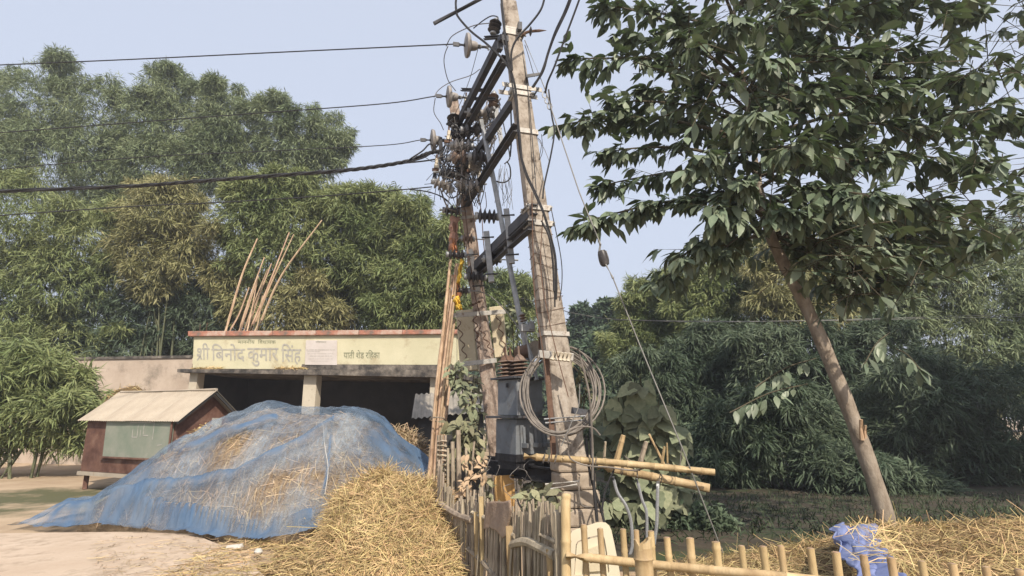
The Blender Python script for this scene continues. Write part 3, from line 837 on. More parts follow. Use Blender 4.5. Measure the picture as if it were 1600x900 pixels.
def fold_at(px, py):
    ax, ay, bx, by, wp, am = FS.T
    dx, dy = bx - ax, by - ay
    t = np.clip(((px - ax) * dx + (py - ay) * dy) / (dx * dx + dy * dy), 0, 1)
    d = np.hypot(px - ax - t * dx, py - ay - t * dy)
    e = np.exp(-(d / wp) ** 2)
    i_ = int(np.argmax(e * am)); return float((e * am)[i_]) * 1.7, float(e.max())
fold_attr = []; thin_attr = []
def net_h(x, y):
    h = hay_h(x, y)
    px, py = project((x, y, max(h, 0)))
    a, e = fold_at(px, py)
    left = min(1.0, max(0.0, (300 - px) / 110.0))
    pleat = .02 * math.sin(x * 6.5 + 9 * noise.noise(Vector((x * .8, y * .5, 3.3)))) * noise.noise(Vector((x * 1.2, y * .9, 6.1)))
    fine = pleat + .10 * (.35 - abs(noise.noise(Vector((x * 1.4 + y * .8, y * 1.1 - x * .9, 12.0))))) + .05 * (.3 - abs(noise.noise(Vector((x * 3.1 - y * 1.6, y * 2.2 + x * 1.4, 15.0))))) + .02 * noise.noise(Vector((x * 4.0, y * 2.0, 2.0))) + .05 * left * noise.noise(Vector((x * 3.0, y * 5.0, 9.0)))
    front = 1.0 if py > 700 else 0.0
    edge = min(1, max(0, (py - 826 + (px < 330) * 14) / 12.0)) if y < 9.3 else 0
    tn = math.exp(-((px - 450) / 150) ** 2 - ((py - 757) / 62) ** 2) + .8 * math.exp(-((px - 385) / 50) ** 2 - ((py - 700) / 28) ** 2) + .7 * math.exp(-((px - 545) / 45) ** 2 - ((py - 680) / 30) ** 2)
    thin_attr.append(max(0, tn * (.2 + .5 * noise.noise(Vector((x * 1.8, y * 1.8, 33.0)))) - .5 * e))
    nn = .85 + .75 * noise.noise(Vector((x * 2.1, y * 2.1, 21.0))) + .5 * noise.noise(Vector((x * 6, y * 6, 2.0)))
    fold_attr.append(min(1.0, nn * max(e ** 1.4 * .95, left * .9, edge * .8, max(0, (px - 585) / 60) * .9, .25 * max(0, (672 - py) / 30))))
    return max(h, .01) + a + fine + .045
NV, NF = heap_grid(x0 - .1, x1 + .1, 7.45, 12.4, 230, 150, net_h)
ta = np.array(thin_attr[-len(NV):]); fa = np.array(fold_attr[-len(NV):])      # np.vectorize calls once extra
# keep only the cloth inside an uneven outline
yf = np.interp(NV[:, 0], fX, fY)
wob = np.array([.12 * noise.noise(Vector((v[0] * 1.6, 0, 4.0))) for v in NV])
ok = (NV[:, 1] > yf - .12 + wob) & (NV[:, 1] < 12.2)
NF = NF[ok[NF].all(axis=1)]
used = np.unique(NF); remap = -np.ones(len(NV), int); remap[used] = np.arange(len(used))
net = np_mesh('blue_net', NV[used], remap[NF], m_net, smooth=True, attr={'fold': fa[used], 'thin': ta[used]})
tag(net, 'torn blue mesh net draped and bunched over the big hay heap', 'net')
# white cord lying down the net
pts = [P(505, 665, 9.6), P(508, 700, 9.1), P(513, 735, 8.8), P(508, 775, 8.5)]
def on_net(p):
    # slide along the view ray to the cloth
    d = (p - EYE); best = p
    for k in range(300):
        q = EYE + d * (0.6 + k * .0025)
        if q.z <= max(hay_h(q.x, q.y), .0) + .075: return q
    return best
mb = MB(); mb.tube(spline([on_net(p) + Vector((0, -.015, .02)) for p in pts], 5), .0045, 5)
mb.build('cord', m_white, label='thin white cord running down the front of the blue net', cat='cord')

# dry sheaf behind the net, right
def tuft(name, label, cat, c, rx, ry, rz, n, mat_bed, mat_st, ln=(.25, .55), wid=.014, lie=.6, drop=.5):
    mb = MB(); vs = []; fs = []; nu, nv = 18, 10
    for j in range(nv + 1):
        th = PI * j / nv * .62
        for k in range(nu):
            ph = 2 * PI * k / nu
            q = Vector((math.sin(th) * math.cos(ph) * rx, math.sin(th) * math.sin(ph) * ry, math.cos(th) * rz))
            q *= 1 + .22 * noise.noise(q * 3 + c)
            vs.append(c + q)
    for j in range(nv):
        for k in range(nu):
            fs.append((j * nu + k, (j + 1) * nu + k, (j + 1) * nu + (k + 1) % nu, j * nu + (k + 1) % nu))
    mb.add(vs, fs); o = mb.build(name, mat_bed, smooth=True, label=label, cat=cat)
    Vn = np.array([list(v) for v in vs]); Fn = np.array(fs)
    p, nr = sample_surface(Vn, Fn, n, -9)
    nr = unit(p - np.array(c))
    V, F = strands(p, nr, ln[0], ln[1], wid, lie=lie, drop=drop)
    s = np_mesh('straw_strands', V, F, mat_st, o); s['kind'] = 'stuff'
    return o
q = P(625, 694, 11.2)
tuft('straw_sheaf', 'brownish sheaf of dry straw lying behind the right edge of blue net', 'straw', q - Vector((0, 0, .45)), .52, .5, .72, 1900, m_strawbed, m_hay, lie=.5)
q = P(322, 694, 12.0)
tuft('straw_tuft', 'tuft of straw spilling out between kiosk gable and blue net', 'straw', q - Vector((0, 0, .3)), .42, .4, .6, 900, m_strawbed, m_straw)
q = P(222, 612, 19.0)
tuft('straw_tuft', 'straw pile lying against the pale wall above the kiosk roof', 'straw', q - Vector((.4, 0, .9)), 1.1, .6, 1.0, 900, m_strawbed, m_straw)

# ================================================================ FRONT STRAW PILE
silS = [(425, 897), (450, 886), (474, 870), (497, 852), (514, 830), (520, 800), (525, 780), (545, 762), (570, 750), (600, 745), (640, 748), (665, 755), (690, 772), (708, 800), (730, 850)]
YS = 7.25
sX, sZ = [], []
for px, py in silS:
    q = P(px, py, YS); sX.append(q.x); sZ.append(max(q.z, .02))
def straw_h(x, y):
    # widths follow the photograph at the crest line; nearer rows keep the same world outline
    r = float(np.interp(x * YS / y if y < YS else x, sX, sZ, left=0.0, right=0.0))
    if y <= YS: t = 1 - (YS - y) / 1.75
    else: t = 1 - (y - YS) / 1.1
    if t <= 0: return -.06
    p = math.sin(t * PI / 2) ** .75
    return (r * p + .12 * noise.noise(Vector((x * 2.2, y * 2.2, 7.0))) * min(1, r * 2) + .06 * noise.noise(Vector((x * 6, y * 6, 2.0)))) - .01
SV, SF = heap_grid(sX[0], sX[-1], 5.4, 8.4, 70, 60, straw_h)
pile = np_mesh('straw_heap', SV, SF, m_strawbed, smooth=True)
tag(pile, 'golden loose straw heap in front of the blue net at the bamboo screen', 'straw heap')
p_, n_ = sample_surface(SV, SF, 34000, .03)
V, F = strands(p_, n_, .2, .6, .0062, lie=.9, drop=.5, curl=.6)
s_ = np_mesh('straw_strands', V, F, m_straw, pile); s_['kind'] = 'stuff'
p_, n_ = sample_surface(SV, SF, 420, .1)
V, F = strands(p_, n_, .35, .7, .008, lie=.55, drop=.9, curl=.9)
s_ = np_mesh('long_straw', V, F, m_straw, pile); s_['kind'] = 'stuff'
# loose straw litter on the ground
n = 2600
gx = rng.uniform(-3.6, -.9, n); gy = rng.uniform(5.2, 8.4, n)
V, F = strands(np.stack([gx, gy, np.full(n, .045)], 1), np.tile([[0, 0, 1.]], (n, 1)), .1, .4, .008, lie=.97, drop=0)
o = np_mesh('straw_litter', V, F, m_straw); o['kind'] = 'stuff'; o['label'] = 'loose straw scattered on the ground round the heap'; o['category'] = 'straw'
n = 420
pts_ = [G(random.uniform(150, 400), random.uniform(838, 899), .05) for _ in range(n)]
V, F = strands(np.array([list(p) for p in pts_]), np.tile([[0, 0, 1.]], (n, 1)), .04, .22, .006, lie=.98, drop=0)
o = np_mesh('straw_litter', V, F, m_hay); o['kind'] = 'stuff'; o['label'] = 'sparse straw bits blown over the concrete apron'; o['category'] = 'straw'
for k in range(26):
    q = G(random.uniform(170, 395), random.uniform(838, 900), .035); r_ = random.uniform(.012, .03)
    mb = MB(); mb.lathe([(r_ * .5, -.005), (r_, .006), (r_ * .8, r_ * .7), (r_ * .2, r_ * .95)], q, (random.uniform(-.3, .3), random.uniform(-.3, .3), 1), 6); tag(mb.build('pebble', m_base), 'small brown stone lying on the dusty apron', 'pebble', 'small stones on the apron')
q = G(403, 866, .03)
mb = MB(); mb.lathe([(.005, -.02), (.04, 0), (.05, .03), (.03, .06), (.004, .065)], q, (0.1, 0, 1), 10); mb.build('white_pebble', m_white, smooth=True, label='small white lump on the straw littered ground', cat='pebble')
q = G(366, 857, .03)
mb = MB(); mb.hexa([q + Vector(v) for v in ((-.09, -.04, 0), (.09, -.05, 0), (.1, .05, 0), (-.07, .05, 0), (-.08, -.03, .04), (.07, -.05, .02), (.08, .04, .05), (-.06, .04, .03))])
mb.build('plastic_scrap', m_white, label='crumpled pale plastic scrap beside the blue net edge', cat='litter')
# ================================================================ POLES
def pole(name, label, pb, pt, w0, w1, d0, d1, rotz, mat_, seg=26):
    t = thing(name, label, 'utility pole', Vector((pb.x, pb.y, 0)))
    ax = pt - pb
    a = Matrix.Rotation(rotz, 3, 'Z') @ Vector((1, 0, 0)); b = Matrix.Rotation(rotz, 3, 'Z') @ Vector((0, 1, 0))
    vs = []; fs = []
    prof = [(-.5, -.42), (-.42, -.5), (-.15, -.5), (.15, -.5), (.42, -.5), (.5, -.42), (.5, 0), (.5, .42), (.42, .5), (-.42, .5), (-.5, .42), (-.5, 0)]
    n = len(prof)
    for k in range(seg + 1):
        u = k / seg; c = pb + ax * u; w = w0 + (w1 - w0) * u; d = d0 + (d1 - d0) * u
        for x, y in prof:
            j = .018 * noise.noise(Vector((x * 4, y * 4, u * 17 + w0 * 50)))
            vs.append(c + a * (x * (w + j)) + b * (y * (d + j)))
    for k in range(seg):
        for i_ in range(n):
            j = (i_ + 1) % n
            fs.append((k * n + i_, k * n + j, (k + 1) * n + j, (k + 1) * n + i_))
    fs += [tuple(range(n))[::-1], tuple(range(seg * n, seg * n + n))]
    mb = MB(); mb.add(vs, fs); mb.build('shaft', mat_, t)
    return t, ax, a, b
RB, RT = P(910, 850, 8.0), P(794, 4, 8.0)
RB.z = -.1
rp, rax, ra, rb = pole('utility_pole', 'taller weathered concrete pole leaning left with cable coil on it', RB, RT, .40, .225, .30, .16, R(16), m_conc)
LB, LT = P(790, 800, 10.7), P(708, 150, 10.7)
LB.z = -.1
lp, lax, la, lb_ = pole('utility_pole', 'shorter reddish concrete pole crowded with insulators beside bamboo bundle', LB, LT, .30, .17, .24, .14, R(-14), m_conc2)
def axis_at(py, B, T, Y):
    lo, hi = 0.0, 1.0
    for _ in range(30):
        m = (lo + hi) / 2
        if project(B.lerp(T, m))[1] > py: lo = m
        else: hi = m
    return lo
def band(t, py, B, T, a, b, w0, w1, d0, d1, h=.09, ears=0.0, mat_=None):
    u = axis_at(py, B, T, 0); c = B.lerp(T, u); w = w0 + (w1 - w0) * u + .03; d = d0 + (d1 - d0) * u + .03
    ax = (T - B).normalized()
    mb = MB()
    m3 = Matrix((a, ax, b)).transposed()
    k = c
    mb.box(k - b * (d / 2), w + 2 * ears, h, .012, mat3=m3); mb.box(k + b * (d / 2), w + 2 * ears, h, .012, mat3=m3)
    mb.box(k - a * (w / 2), .012, h * .97, d - .012, mat3=m3); mb.box(k + a * (w / 2), .012, h * .97, d - .012, mat3=m3)
    o = mb.build('metal_band', mat_ or m_band, t)
    if ears:
        for s in (-1, 1):
            m2 = MB(); e = k + a * (s * (w / 2 + ears * .6)); m2.tube([e - b * (d / 2 + .05), e + b * (d / 2 + .05)], .014, 6); m2.build('bolt', m_galv, o)
    return c
RA = (rp, RB, RT, ra, rb, .40, .225, .30, .16)
def rband(py, **k): return band(rp, py, *RA[1:], **k)
def lband(py, **k): return band(lp, py, LB, LT, la, lb_, .30, .17, .24, .14, **k)
rband(50, h=.03); rband(56, h=.10, ears=.05); rband(142, h=.07, ears=.17); rband(151, h=.07, ears=.02); rband(210, h=.075); rband(328, h=.08, ears=.03); rband(352, h=.08, ears=.03); rband(523, h=.06)
lband(300, h=.06); lband(342, h=.06); lband(432, h=.08, ears=.03)
# wire lashings round the right pole
for k in range(10):
    py = 370 + k * 17 + random.uniform(-4, 4)
    u = axis_at(py, RB, RT, 0); c = RB.lerp(RT, u); w = .40 + (.225 - .40) * u; d = .30 + (.16 - .30) * u
    s = random.uniform(-.05, .05)
    pts = [c - ra * (w / 2 + .006) - rb * (d / 2 + .006) + Vector((0, 0, -s)), c - rb * (d / 2 + .012), c + ra * (w / 2 + .006) - rb * (d / 2 + .006) + Vector((0, 0, s)), c + ra * (w / 2 + .01) + rb * (d / 2), c + rb * (d / 2 + .01), c - ra * (w / 2 + .006) + rb * (d / 2), c - ra * (w / 2 + .006) - rb * (d / 2 + .006) + Vector((0, 0, -s))]
    mb = MB(); mb.tube(pts, .004, 4); mb.build('lashing_wire', m_rust, rp)
# rendered pedestal lumps at the pole foot
mb = MB()
q = P(893, 800, 7.95)
for k in range(5):
    zz = .0 + k * .22
    mb.box(Vector((RB.x - .01 - k * .03, RB.y - .02, zz + .11)), .56 - .02 * k, .44 - .02 * k, .212, R(16 + random.uniform(-3, 3)))
mb.build('plaster_block', m_base, rp, bevel=.03)

# cross arms: steel channels from the right pole back to the left pole
arms = [((773, 70), 8.15, (706, 205), 10.75, .13, 'upper outer steel channel arm meeting the pole top'),
        ((791, 97), 8.15, (716, 226), 10.75, .13, 'upper inner steel channel arm just below the pole top'),
        ((806, 143), 7.95, (726, 262), 10.7, .12, 'steel channel arm fixed at the second clamp of the taller pole'),
        ((809, 203), 7.95, (731, 321), 10.7, .12, 'steel channel arm at the plain band below the second clamp'),
        ((828, 328), 7.85, (731, 424), 10.6, .14, 'upper of the two low channel arms carrying grey switch posts'),
        ((832, 354), 7.85, (747, 430), 10.6, .13, 'lower of the two low channel arms carrying grey switch posts')]
ARM = []
for i_, (p0, y0, p1, y1, h, lab) in enumerate(arms):
    a, b = P(*p0, y0), P(*p1, y1)
    d = (b - a).normalized(); a2 = a - d * .06; b2 = b + d * .12
    mb = MB(); mb.channel(a2, b2, .095, h * 1.15, .016, flip=-1 if i_ % 2 else 1)
    mb.build('cross_arm', m_steel, label=lab, cat='cross arm', group='steel channel arms between the poles')
    ARM.append((a, b))
# little angle ties between the upper arms
for (p0, y0, p1, y1, lab) in (((722, 141), 9.6, (760, 142), 9.3, 'short steel strut joining the two upper channel arms'), ((738, 155), 9.8, (775, 155), 9.3, 'lower short steel strut joining the two upper channel arms'), ((758, 61), 8.2, (795, 58), 8.0, 'steel bracket at the pole top below the dark insulator stack')):
    mb = MB(); mb.channel(P(*p0, y0), P(*p1, y1), .05, .05, .01); mb.build('steel_strut', m_steel, label=lab, cat='strut')
# dark bracket lumps at pole top
mb = MB(); mb.box(P(786, 62, 7.9), .14, .12, .09, .4); mb.box(P(780, 72, 7.95), .09, .1, .16, .4); mb.build('bracket', m_steel, rp)
mb = MB(); mb.box(P(812, 42, 7.85), .06, .08, .13, .2); mb.build('bracket', m_steel, rp)

# ================================================================ INSULATORS
def insulator(px, py, Y, ang, length, rad, sheds, mat_, label, rod=0.0, depth_tilt=0.0, group='insulators on the poles', rod0=0.0):
    """sheds along an axis turned by ang (degrees, 0 = to the right in the photo, 90 = up); length and rad in photo pixels"""
    c = P(px, py, Y); L_ = M(c, length); r_ = M(c, rad)
    ax = Vector((math.cos(R(ang)), depth_tilt, math.sin(R(ang)))).normalized()
    t = thing('insulator', label, 'insulator', c - Vector((0, 0, r_)), group)
    pr = [(r_ * .42, -L_ / 2)]
    for k in range(sheds):
        h0 = -L_ / 2 + L_ * (k + .15) / sheds; h1 = -L_ / 2 + L_ * (k + .85) / sheds; hm = (h0 + h1) / 2
        pr += [(r_ * .42, h0), (r_ * .85, hm - (h1 - h0) * .22), (r_, hm), (r_ * .9, hm + (h1 - h0) * .2), (r_ * .45, h1)]
    pr.append((r_ * .42, L_ / 2))
    mb = MB(); mb.lathe(pr, c, ax, 14); mb.build('shed', mat_, t, smooth=True)
    mb = MB(); mb.lathe([(r_ * .5, -L_ / 2 - L_ * .16), (r_ * .55, -L_ / 2 - L_ * .1), (r_ * .5, -L_ / 2 + .003)], c, ax, 10); mb.build('cap', m_galv, t, smooth=True)
    mb = MB(); mb.lathe([(r_ * .5, L_ / 2 - .003), (r_ * .55, L_ / 2 + L_ * .1), (r_ * .45, L_ / 2 + L_ * .16)], c, ax, 10); mb.build('cap', m_galv, t, smooth=True)
    if rod or rod0:
        mb = MB(); mb.tube([c - ax * (L_ / 2 + M(c, rod0)), c + ax * (L_ / 2 + M(c, rod))], max(.011, r_ * .14), 6); mb.build('pin', m_galv, t)
    return c
def disc(px, py, Y, ang, rad, lab):
    c = P(px, py, Y); r_ = M(c, rad); ax = Vector((math.cos(R(ang)), .25, math.sin(R(ang)))).normalized()
    t = thing('disc_insulator', lab, 'insulator', c - Vector((0, 0, r_)), 'strain discs at the wire ends')
    mb = MB(); mb.lathe([(.03, -.05), (r_ * .45, -.055), (r_ * .96, -.03), (r_, 0), (r_ * .9, .03), (r_ * .42, .05), (r_ * .38, .12), (r_ * .3, .16), (.035, .165)], c, ax, 22); mb.build('disc', m_porc_g, t, smooth=True)
    mb = MB(); mb.tube([c + ax * .16, c + ax * .22], .045, 8); mb.tube([c + ax * .22, c + ax * .34], .028, 6); mb.tube([c + ax * .33 + Vector((0, 0, .05)), c + ax * .36 - Vector((0, 0, .05))], .02, 6); mb.build('fitting', m_galv, t)
    mb = MB(); mb.tube([c - ax * .05, c - ax * .15], .03, 6); mb.box(c - ax * .2, .1, .03, .07, mat3=Matrix((ax, ax.cross(Vector((0, 0, 1))).normalized(), ax.cross(Vector((0, 1, 0))).normalized())).transposed()); mb.build('wire_clamp', m_steel, t)
    return c - ax * .24, c + ax * .36
d1 = disc(731, 71, 8.6, 4, 19, 'strain disc at the end of the topmost left wire')
d2 = disc(702, 151, 9.9, 5, 17, 'strain disc at the end of the second left wire')
d3 = disc(677, 219, 10.4, 6, 17, 'strain disc at the end of the third left wire')
insulator(773, 42, 8.1, 78, 20, 10, 3, m_porc_d, 'dark stacked insulator at the very top of the taller pole', rod=8)
LS = 'LP cluster'
ins = [(752, 177, 10.1, 0, 26, 10.5, 2, m_porc_g, 'big grey twin shed insulator between the upper channel arms', 12, 10),
       (709, 189, 10.6, 98, 15, 8, 3, m_porc_d, 'dark upright pin insulator at the top left of the crowded pole', 0, 8),
       (722, 228, 10.2, 0, 22, 8.5, 3, m_porc_g, 'grey three shed insulator below the black cable joint', 14, 12),
       (700, 271, 10.3, -3, 17, 9, 3, m_porc_d, 'dark three shed insulator at the left edge above the thick cable end', 10, 12),
       (692, 290, 10.3, -24, 22, 8, 4, m_porc_g, 'grey insulator sagging outward at the left edge of the cluster', 8, 6),
       (752, 246, 10.0, 0, 24, 10.5, 3, m_porc_d, 'large dark insulator behind the grey conduit pipe', 10, 8),
       (729, 289, 10.3, -2, 20, 9, 3, m_porc_g, 'grey insulator low in the middle of the cluster', 12, 6),
       (738, 203, 10.3, 5, 22, 9, 2, m_porc_d, 'dark insulator just below the big grey twin shed one', 6, 6),
       (717, 246, 10.1, 10, 22, 9, 2, m_porc_b, 'rust brown insulator at the heart of the wire tangle', 12, 10),
       (771, 158, 9.8, 88, 20, 6.5, 3, m_porc_b, 'brown upright insulator with white cap beside the inner arm', 8, 10),
       (741, 291, 10.1, 15, 16, 8, 2, m_porc_g, 'small tilted grey insulator above the lower steel arm', 10, 4),
       (742, 262, 10.4, 80, 15, 7, 3, m_porc_g, 'small upright grey insulator in the wire tangle', 0, 6),
       (706, 329, 10.4, 0, 20, 8.5, 3, m_porc_d, 'dark insulator level with the lowest left wire end', 12, 8),
       (761, 338, 9.4, 0, 26, 10.5, 4, m_porc_d, 'large black ribbed insulator pinned to the taller grey switch post', 22, 6),
       (731, 373, 10.3, 0, 15, 7.5, 3, m_porc_b, 'brown ribbed insulator on the left pole pinned to the shorter post', 24, 6),
       (713, 398, 10.2, 0, 22, 7.5, 4, m_porc_d, 'black ribbed insulator standing out left of the left pole', 12, 4),
       (769, 405, 9.5, 0, 20, 9.5, 3, m_porc_d, 'dark insulator between the two low channel arms', 30, 6),
       (743, 433, 10.1, 0, 24, 8.5, 4, m_porc_d, 'black insulator at the left end of the low arms', 16, 4),
       (720, 454, 10.2, 0, 20, 7.5, 4, m_porc_d, 'lowest black insulator above the cream meter box', 16, 4)]
for (x, y, Y, a, l, r, s, m_, lab, rod, rod0) in ins:
    if y < 300: Y -= .32
    f_ = 1.28 if y < 300 else 1.12
    insulator(x, y, Y, a, l * f_, r * f_, s, m_, lab, rod=rod, rod0=rod0, depth_tilt=.15)
mb = MB(); mb.beam(P(854, 560, 7.72), P(866, 722, 7.6), .07, .05); mb.build('angle_iron', m_rust, label='dark rusty angle iron standing along the left edge of the taller pole behind the coil', cat='iron strap')
# white fuse carriers
for (x, y, lab) in ((701, 216, 'cream fuse carrier at the upper left of the tangle'), (728, 163, 'white fuse carrier hung on the upper outer arm'), (682, 260, 'cream fuse carrier near the thick cable end'), (735, 262, 'pale fuse carrier in the middle of the tangle')):
    c = P(x, y, 10.1); t = thing('fuse_carrier', lab, 'fuse', c - Vector((0, 0, .1)), 'fuse carriers in the tangle')
    s = M(c, 1)
    mb = MB(); mb.box(c, 7 * s, .09, 7 * s, .3); mb.box(c + Vector((0, .01, 9 * s)), 5 * s, .07, 8 * s, .3); mb.build('porcelain_body', m_porc_w, t, bevel=.008)
    mb = MB(); mb.box(c + Vector((0, 0, -6 * s)), 13 * s, .05, 4 * s, .2); mb.tube([c + Vector((0, 0, 12 * s)), c + Vector((0, 0, 20 * s))], .016, 6); mb.build('contact', m_rust, t)
# dark joint boxes and hardware of the cluster
for (x, y, Y, sx, sz, rt, m_, lab) in ((716, 205, 10.35, 20, 26, .5, m_black, 'black taped cable joint hanging at the top of the tangle'), (733, 178, 10.45, 18, 14, .2, m_conc2, 'rust stained clamp block on the left pole head'),
                                       (753, 190, 9.9, 10, 8, .2, m_band, 'small plate bolted where the grey conduit starts'), (719, 243, 10.3, 13, 22, .2, m_rust, 'rusty plate at the centre of the tangle')):
    c = P(x, y, Y); s = M(c, 1); mb = MB(); mb.box(c, sx * s, .14, sz * s, rt); mb.tube([c + Vector((-sx * s * .6, -.08, sz * s * .2)), c + Vector((sx * s * .6, -.08, sz * s * .25))], .02, 6); mb.tube([c + Vector((-sx * s * .6, -.08, -sz * s * .2)), c + Vector((sx * s * .55, -.08, -sz * s * .28))], .02, 6)
    mb.build('clamp_block', m_, label=lab, cat='bracket', bevel=.008)
# angle iron uprights among the cluster
for (p0, p1, Y, wd, m_, lab) in (((775, 170), (786, 240), 9.7, 7, m_galv, 'grey angle iron upright right of the conduit pipe'), ((683, 255), (677, 285), 10.35, 5, m_steel, 'dark bracket at the cable end'), ((746, 258), (752, 300), 10.1, 7, m_band, 'pale flat iron under the dark insulator'),
                                 ((733, 262), (716, 320), 10.5, 9, m_band, 'pale flat iron leaning on the left pole head'), ((712, 230), (716, 290), 10.45, 6, m_rust, 'rusty flat iron upright in the tangle'), ((688, 215), (690, 250), 10.3, 6, m_black, 'black cable sleeve at left of tangle'), ((757, 215), (772, 213), 9.7, 8, m_band, 'short perforated strap right of the conduit head')):
    a, b = P(*p0, Y), P(*p1, Y); mb = MB(); mb.beam(a, b, M(a, wd), .04); mb.build('flat_iron', m_, label=lab, cat='iron strap', group='iron straps of the pole cluster')
# grey conduit pipe from the cluster to the transformer
cp = [P(752, 188, 9.55), P(775, 300, 9.2), P(805, 460, 8.85), P(826, 562, 8.75)]
mb = MB(); mb.tube(spline(cp, 5), .042, 8); mb.build('conduit_pipe', m_galv, smooth=True, label='long grey conduit pipe slanting from insulators down to the transformer', cat='pipe')
# switch posts
for (p0, p1, Y, lab, m_) in (((791, 327), (800, 412), 8.7, 'taller grey switch post crossing both low channel arms', m_galv), ((760, 362), (768, 441), 9.4, 'shorter grey switch post crossing the low channel arms', m_galv), ((735, 390), (748, 458), 10.3, 'pale narrow post beside the left pole at the low arms', m_band)):
    a, b = P(*p0, Y), P(*p1, Y); t = thing('switch_post', lab, 'switch post', b, 'isolator switch posts')
    mb = MB(); mb.beam(b, a, M(a, 9 if Y < 10 else 7), .09); mb.build('post', m_, t, bevel=.006)
    mb = MB()
    for u in (.14, .86):
        c = a.lerp(b, u); mb.tube([c - Vector((.09, .06, 0)), c + Vector((.12, -.06, .01))], .016, 6)
    mb.build('bolt', m_steel, t)

# spike with disc, plate, at pole top right
t = thing('arcing_horn', 'curved steel spike with small disc at right of pole top', 'spike', P(818, 60, 7.9))
mb = MB(); pts = [P(816, 56, 7.9), P(822, 51, 7.9), P(830, 49, 7.9), P(842, 48, 7.9), P(854, 47.5, 7.9)]; mb.tube(spline(pts, 4), [.022] * 13 + [.018, .013, .008, .003], 6); mb.build('spike', m_rust, t, smooth=True)
mb = MB(); mb.lathe([(.03, -.02), (.075, 0), (.03, .02)], P(829, 49, 7.9), (1, .2, .1), 12); mb.build('disc', m_porc_d, t)
mb = MB(); q = P(835, 123, 7.9); mb.prism([(-.12, -.01), (.12, .03), (.1, .06), (-.13, .03)], q - Vector((0, .06, 0)), q + Vector((0, .06, .06))); mb.build('tin_plate', m_galv, label='bent grey tin plate hanging right of the taller pole', cat='plate')

# cream boxes behind the left pole with strap clamps and coiled wires
t = thing('meter_board', 'cream metal board strapped behind the left pole with wavy wires', 'board', P(752, 580, 10.9))
def bq(x, y, Y=10.95): return P(x, y, Y)
mb = MB(); q = [bq(719, 581), bq(746, 577), bq(738, 483), bq(712, 486)]; bk = Vector((.02, .22, 0)); mb.hexa([q[0], q[1], q[1] + bk, q[0] + bk, q[3], q[2], q[2] + bk, q[3] + bk]); mb.build('panel', m_cream, t, bevel=.01)
mb = MB(); q = [bq(773, 559), bq(792, 556), bq(785, 477), bq(764, 480)]; mb.hexa([q[0], q[1], q[1] + bk, q[0] + bk, q[3], q[2], q[2] + bk, q[3] + bk]); mb.build('panel', m_cream, t, bevel=.01)
for (x0, y0, x1, y1) in ((707, 493, 790, 487), (715, 570, 776, 563)):
    mb = MB(); mb.beam(bq(x0, y0, 10.5), bq(x1, y1, 10.5), .025, .085); mb.build('strap', m_band, t, bevel=.006)
for k, (x0, y0, x1, y1) in enumerate(((716, 500, 727, 560), (741, 492, 748, 545), (749, 510, 772, 556), (777, 490, 790, 552), (735, 478, 752, 470))):
    pts = []
    m_ = 26
    for j in range(m_ + 1):
        u = j / m_; pts.append(bq(x0 + (x1 - x0) * u + 3.2 * math.sin(u * 22 + k), y0 + (y1 - y0) * u, 10.46 if k in (1, 2, 4) else 10.88))
    mb = MB(); mb.tube(pts, .011, 5); mb.build('wavy_wire', m_rust, t)

# ================================================================ TRANSFORMER
TC = P(814, 715, 8.4); tz0 = TC.z
trf = thing('transformer', 'grey pole mounted transformer on black channels with brown bushings', 'transformer', Vector((TC.x, TC.y, tz0)))
th = R(36)
tx = Vector((math.cos(th), math.sin(th), 0)); ty = Vector((-math.sin(th), math.cos(th), 0))
def TP(u, v, z): return Vector((TC.x, TC.y, tz0 + z)) + tx * u + ty * v
W_, D_ = .53, .50
TC = TC + Vector((.0, .2, 0))
mb = MB(); mb.box(TP(0, 0, .28), W_, D_, .50, th); mb.build('tank', m_tank, trf, bevel=.012)
mb = MB(); mb.box(TP(-.01, 0, .555), W_ + .2, D_ + .2, .035, th); mb.build('flange', m_steel, trf, bevel=.005)
mb = MB(); mb.box(TP(-.01, 0, .83), W_ - .05, D_ - .04, .51, th); mb.build('upper_tank', m_tank, trf, bevel=.012)
mb = MB(); mb.box(TP(-.01, -.0, 1.105), W_ + .12, D_ + .1, .03, th); mb.build('cover', m_steel, trf, bevel=.005)
mb = MB(); mb.box(TP(0, 0, .0), W_ + .01, D_ + .01, .1, th); mb.box(TP(0, 0, -.1), W_ - .05, D_ - .05, .12, th); mb.build('underframe', m_black, trf)
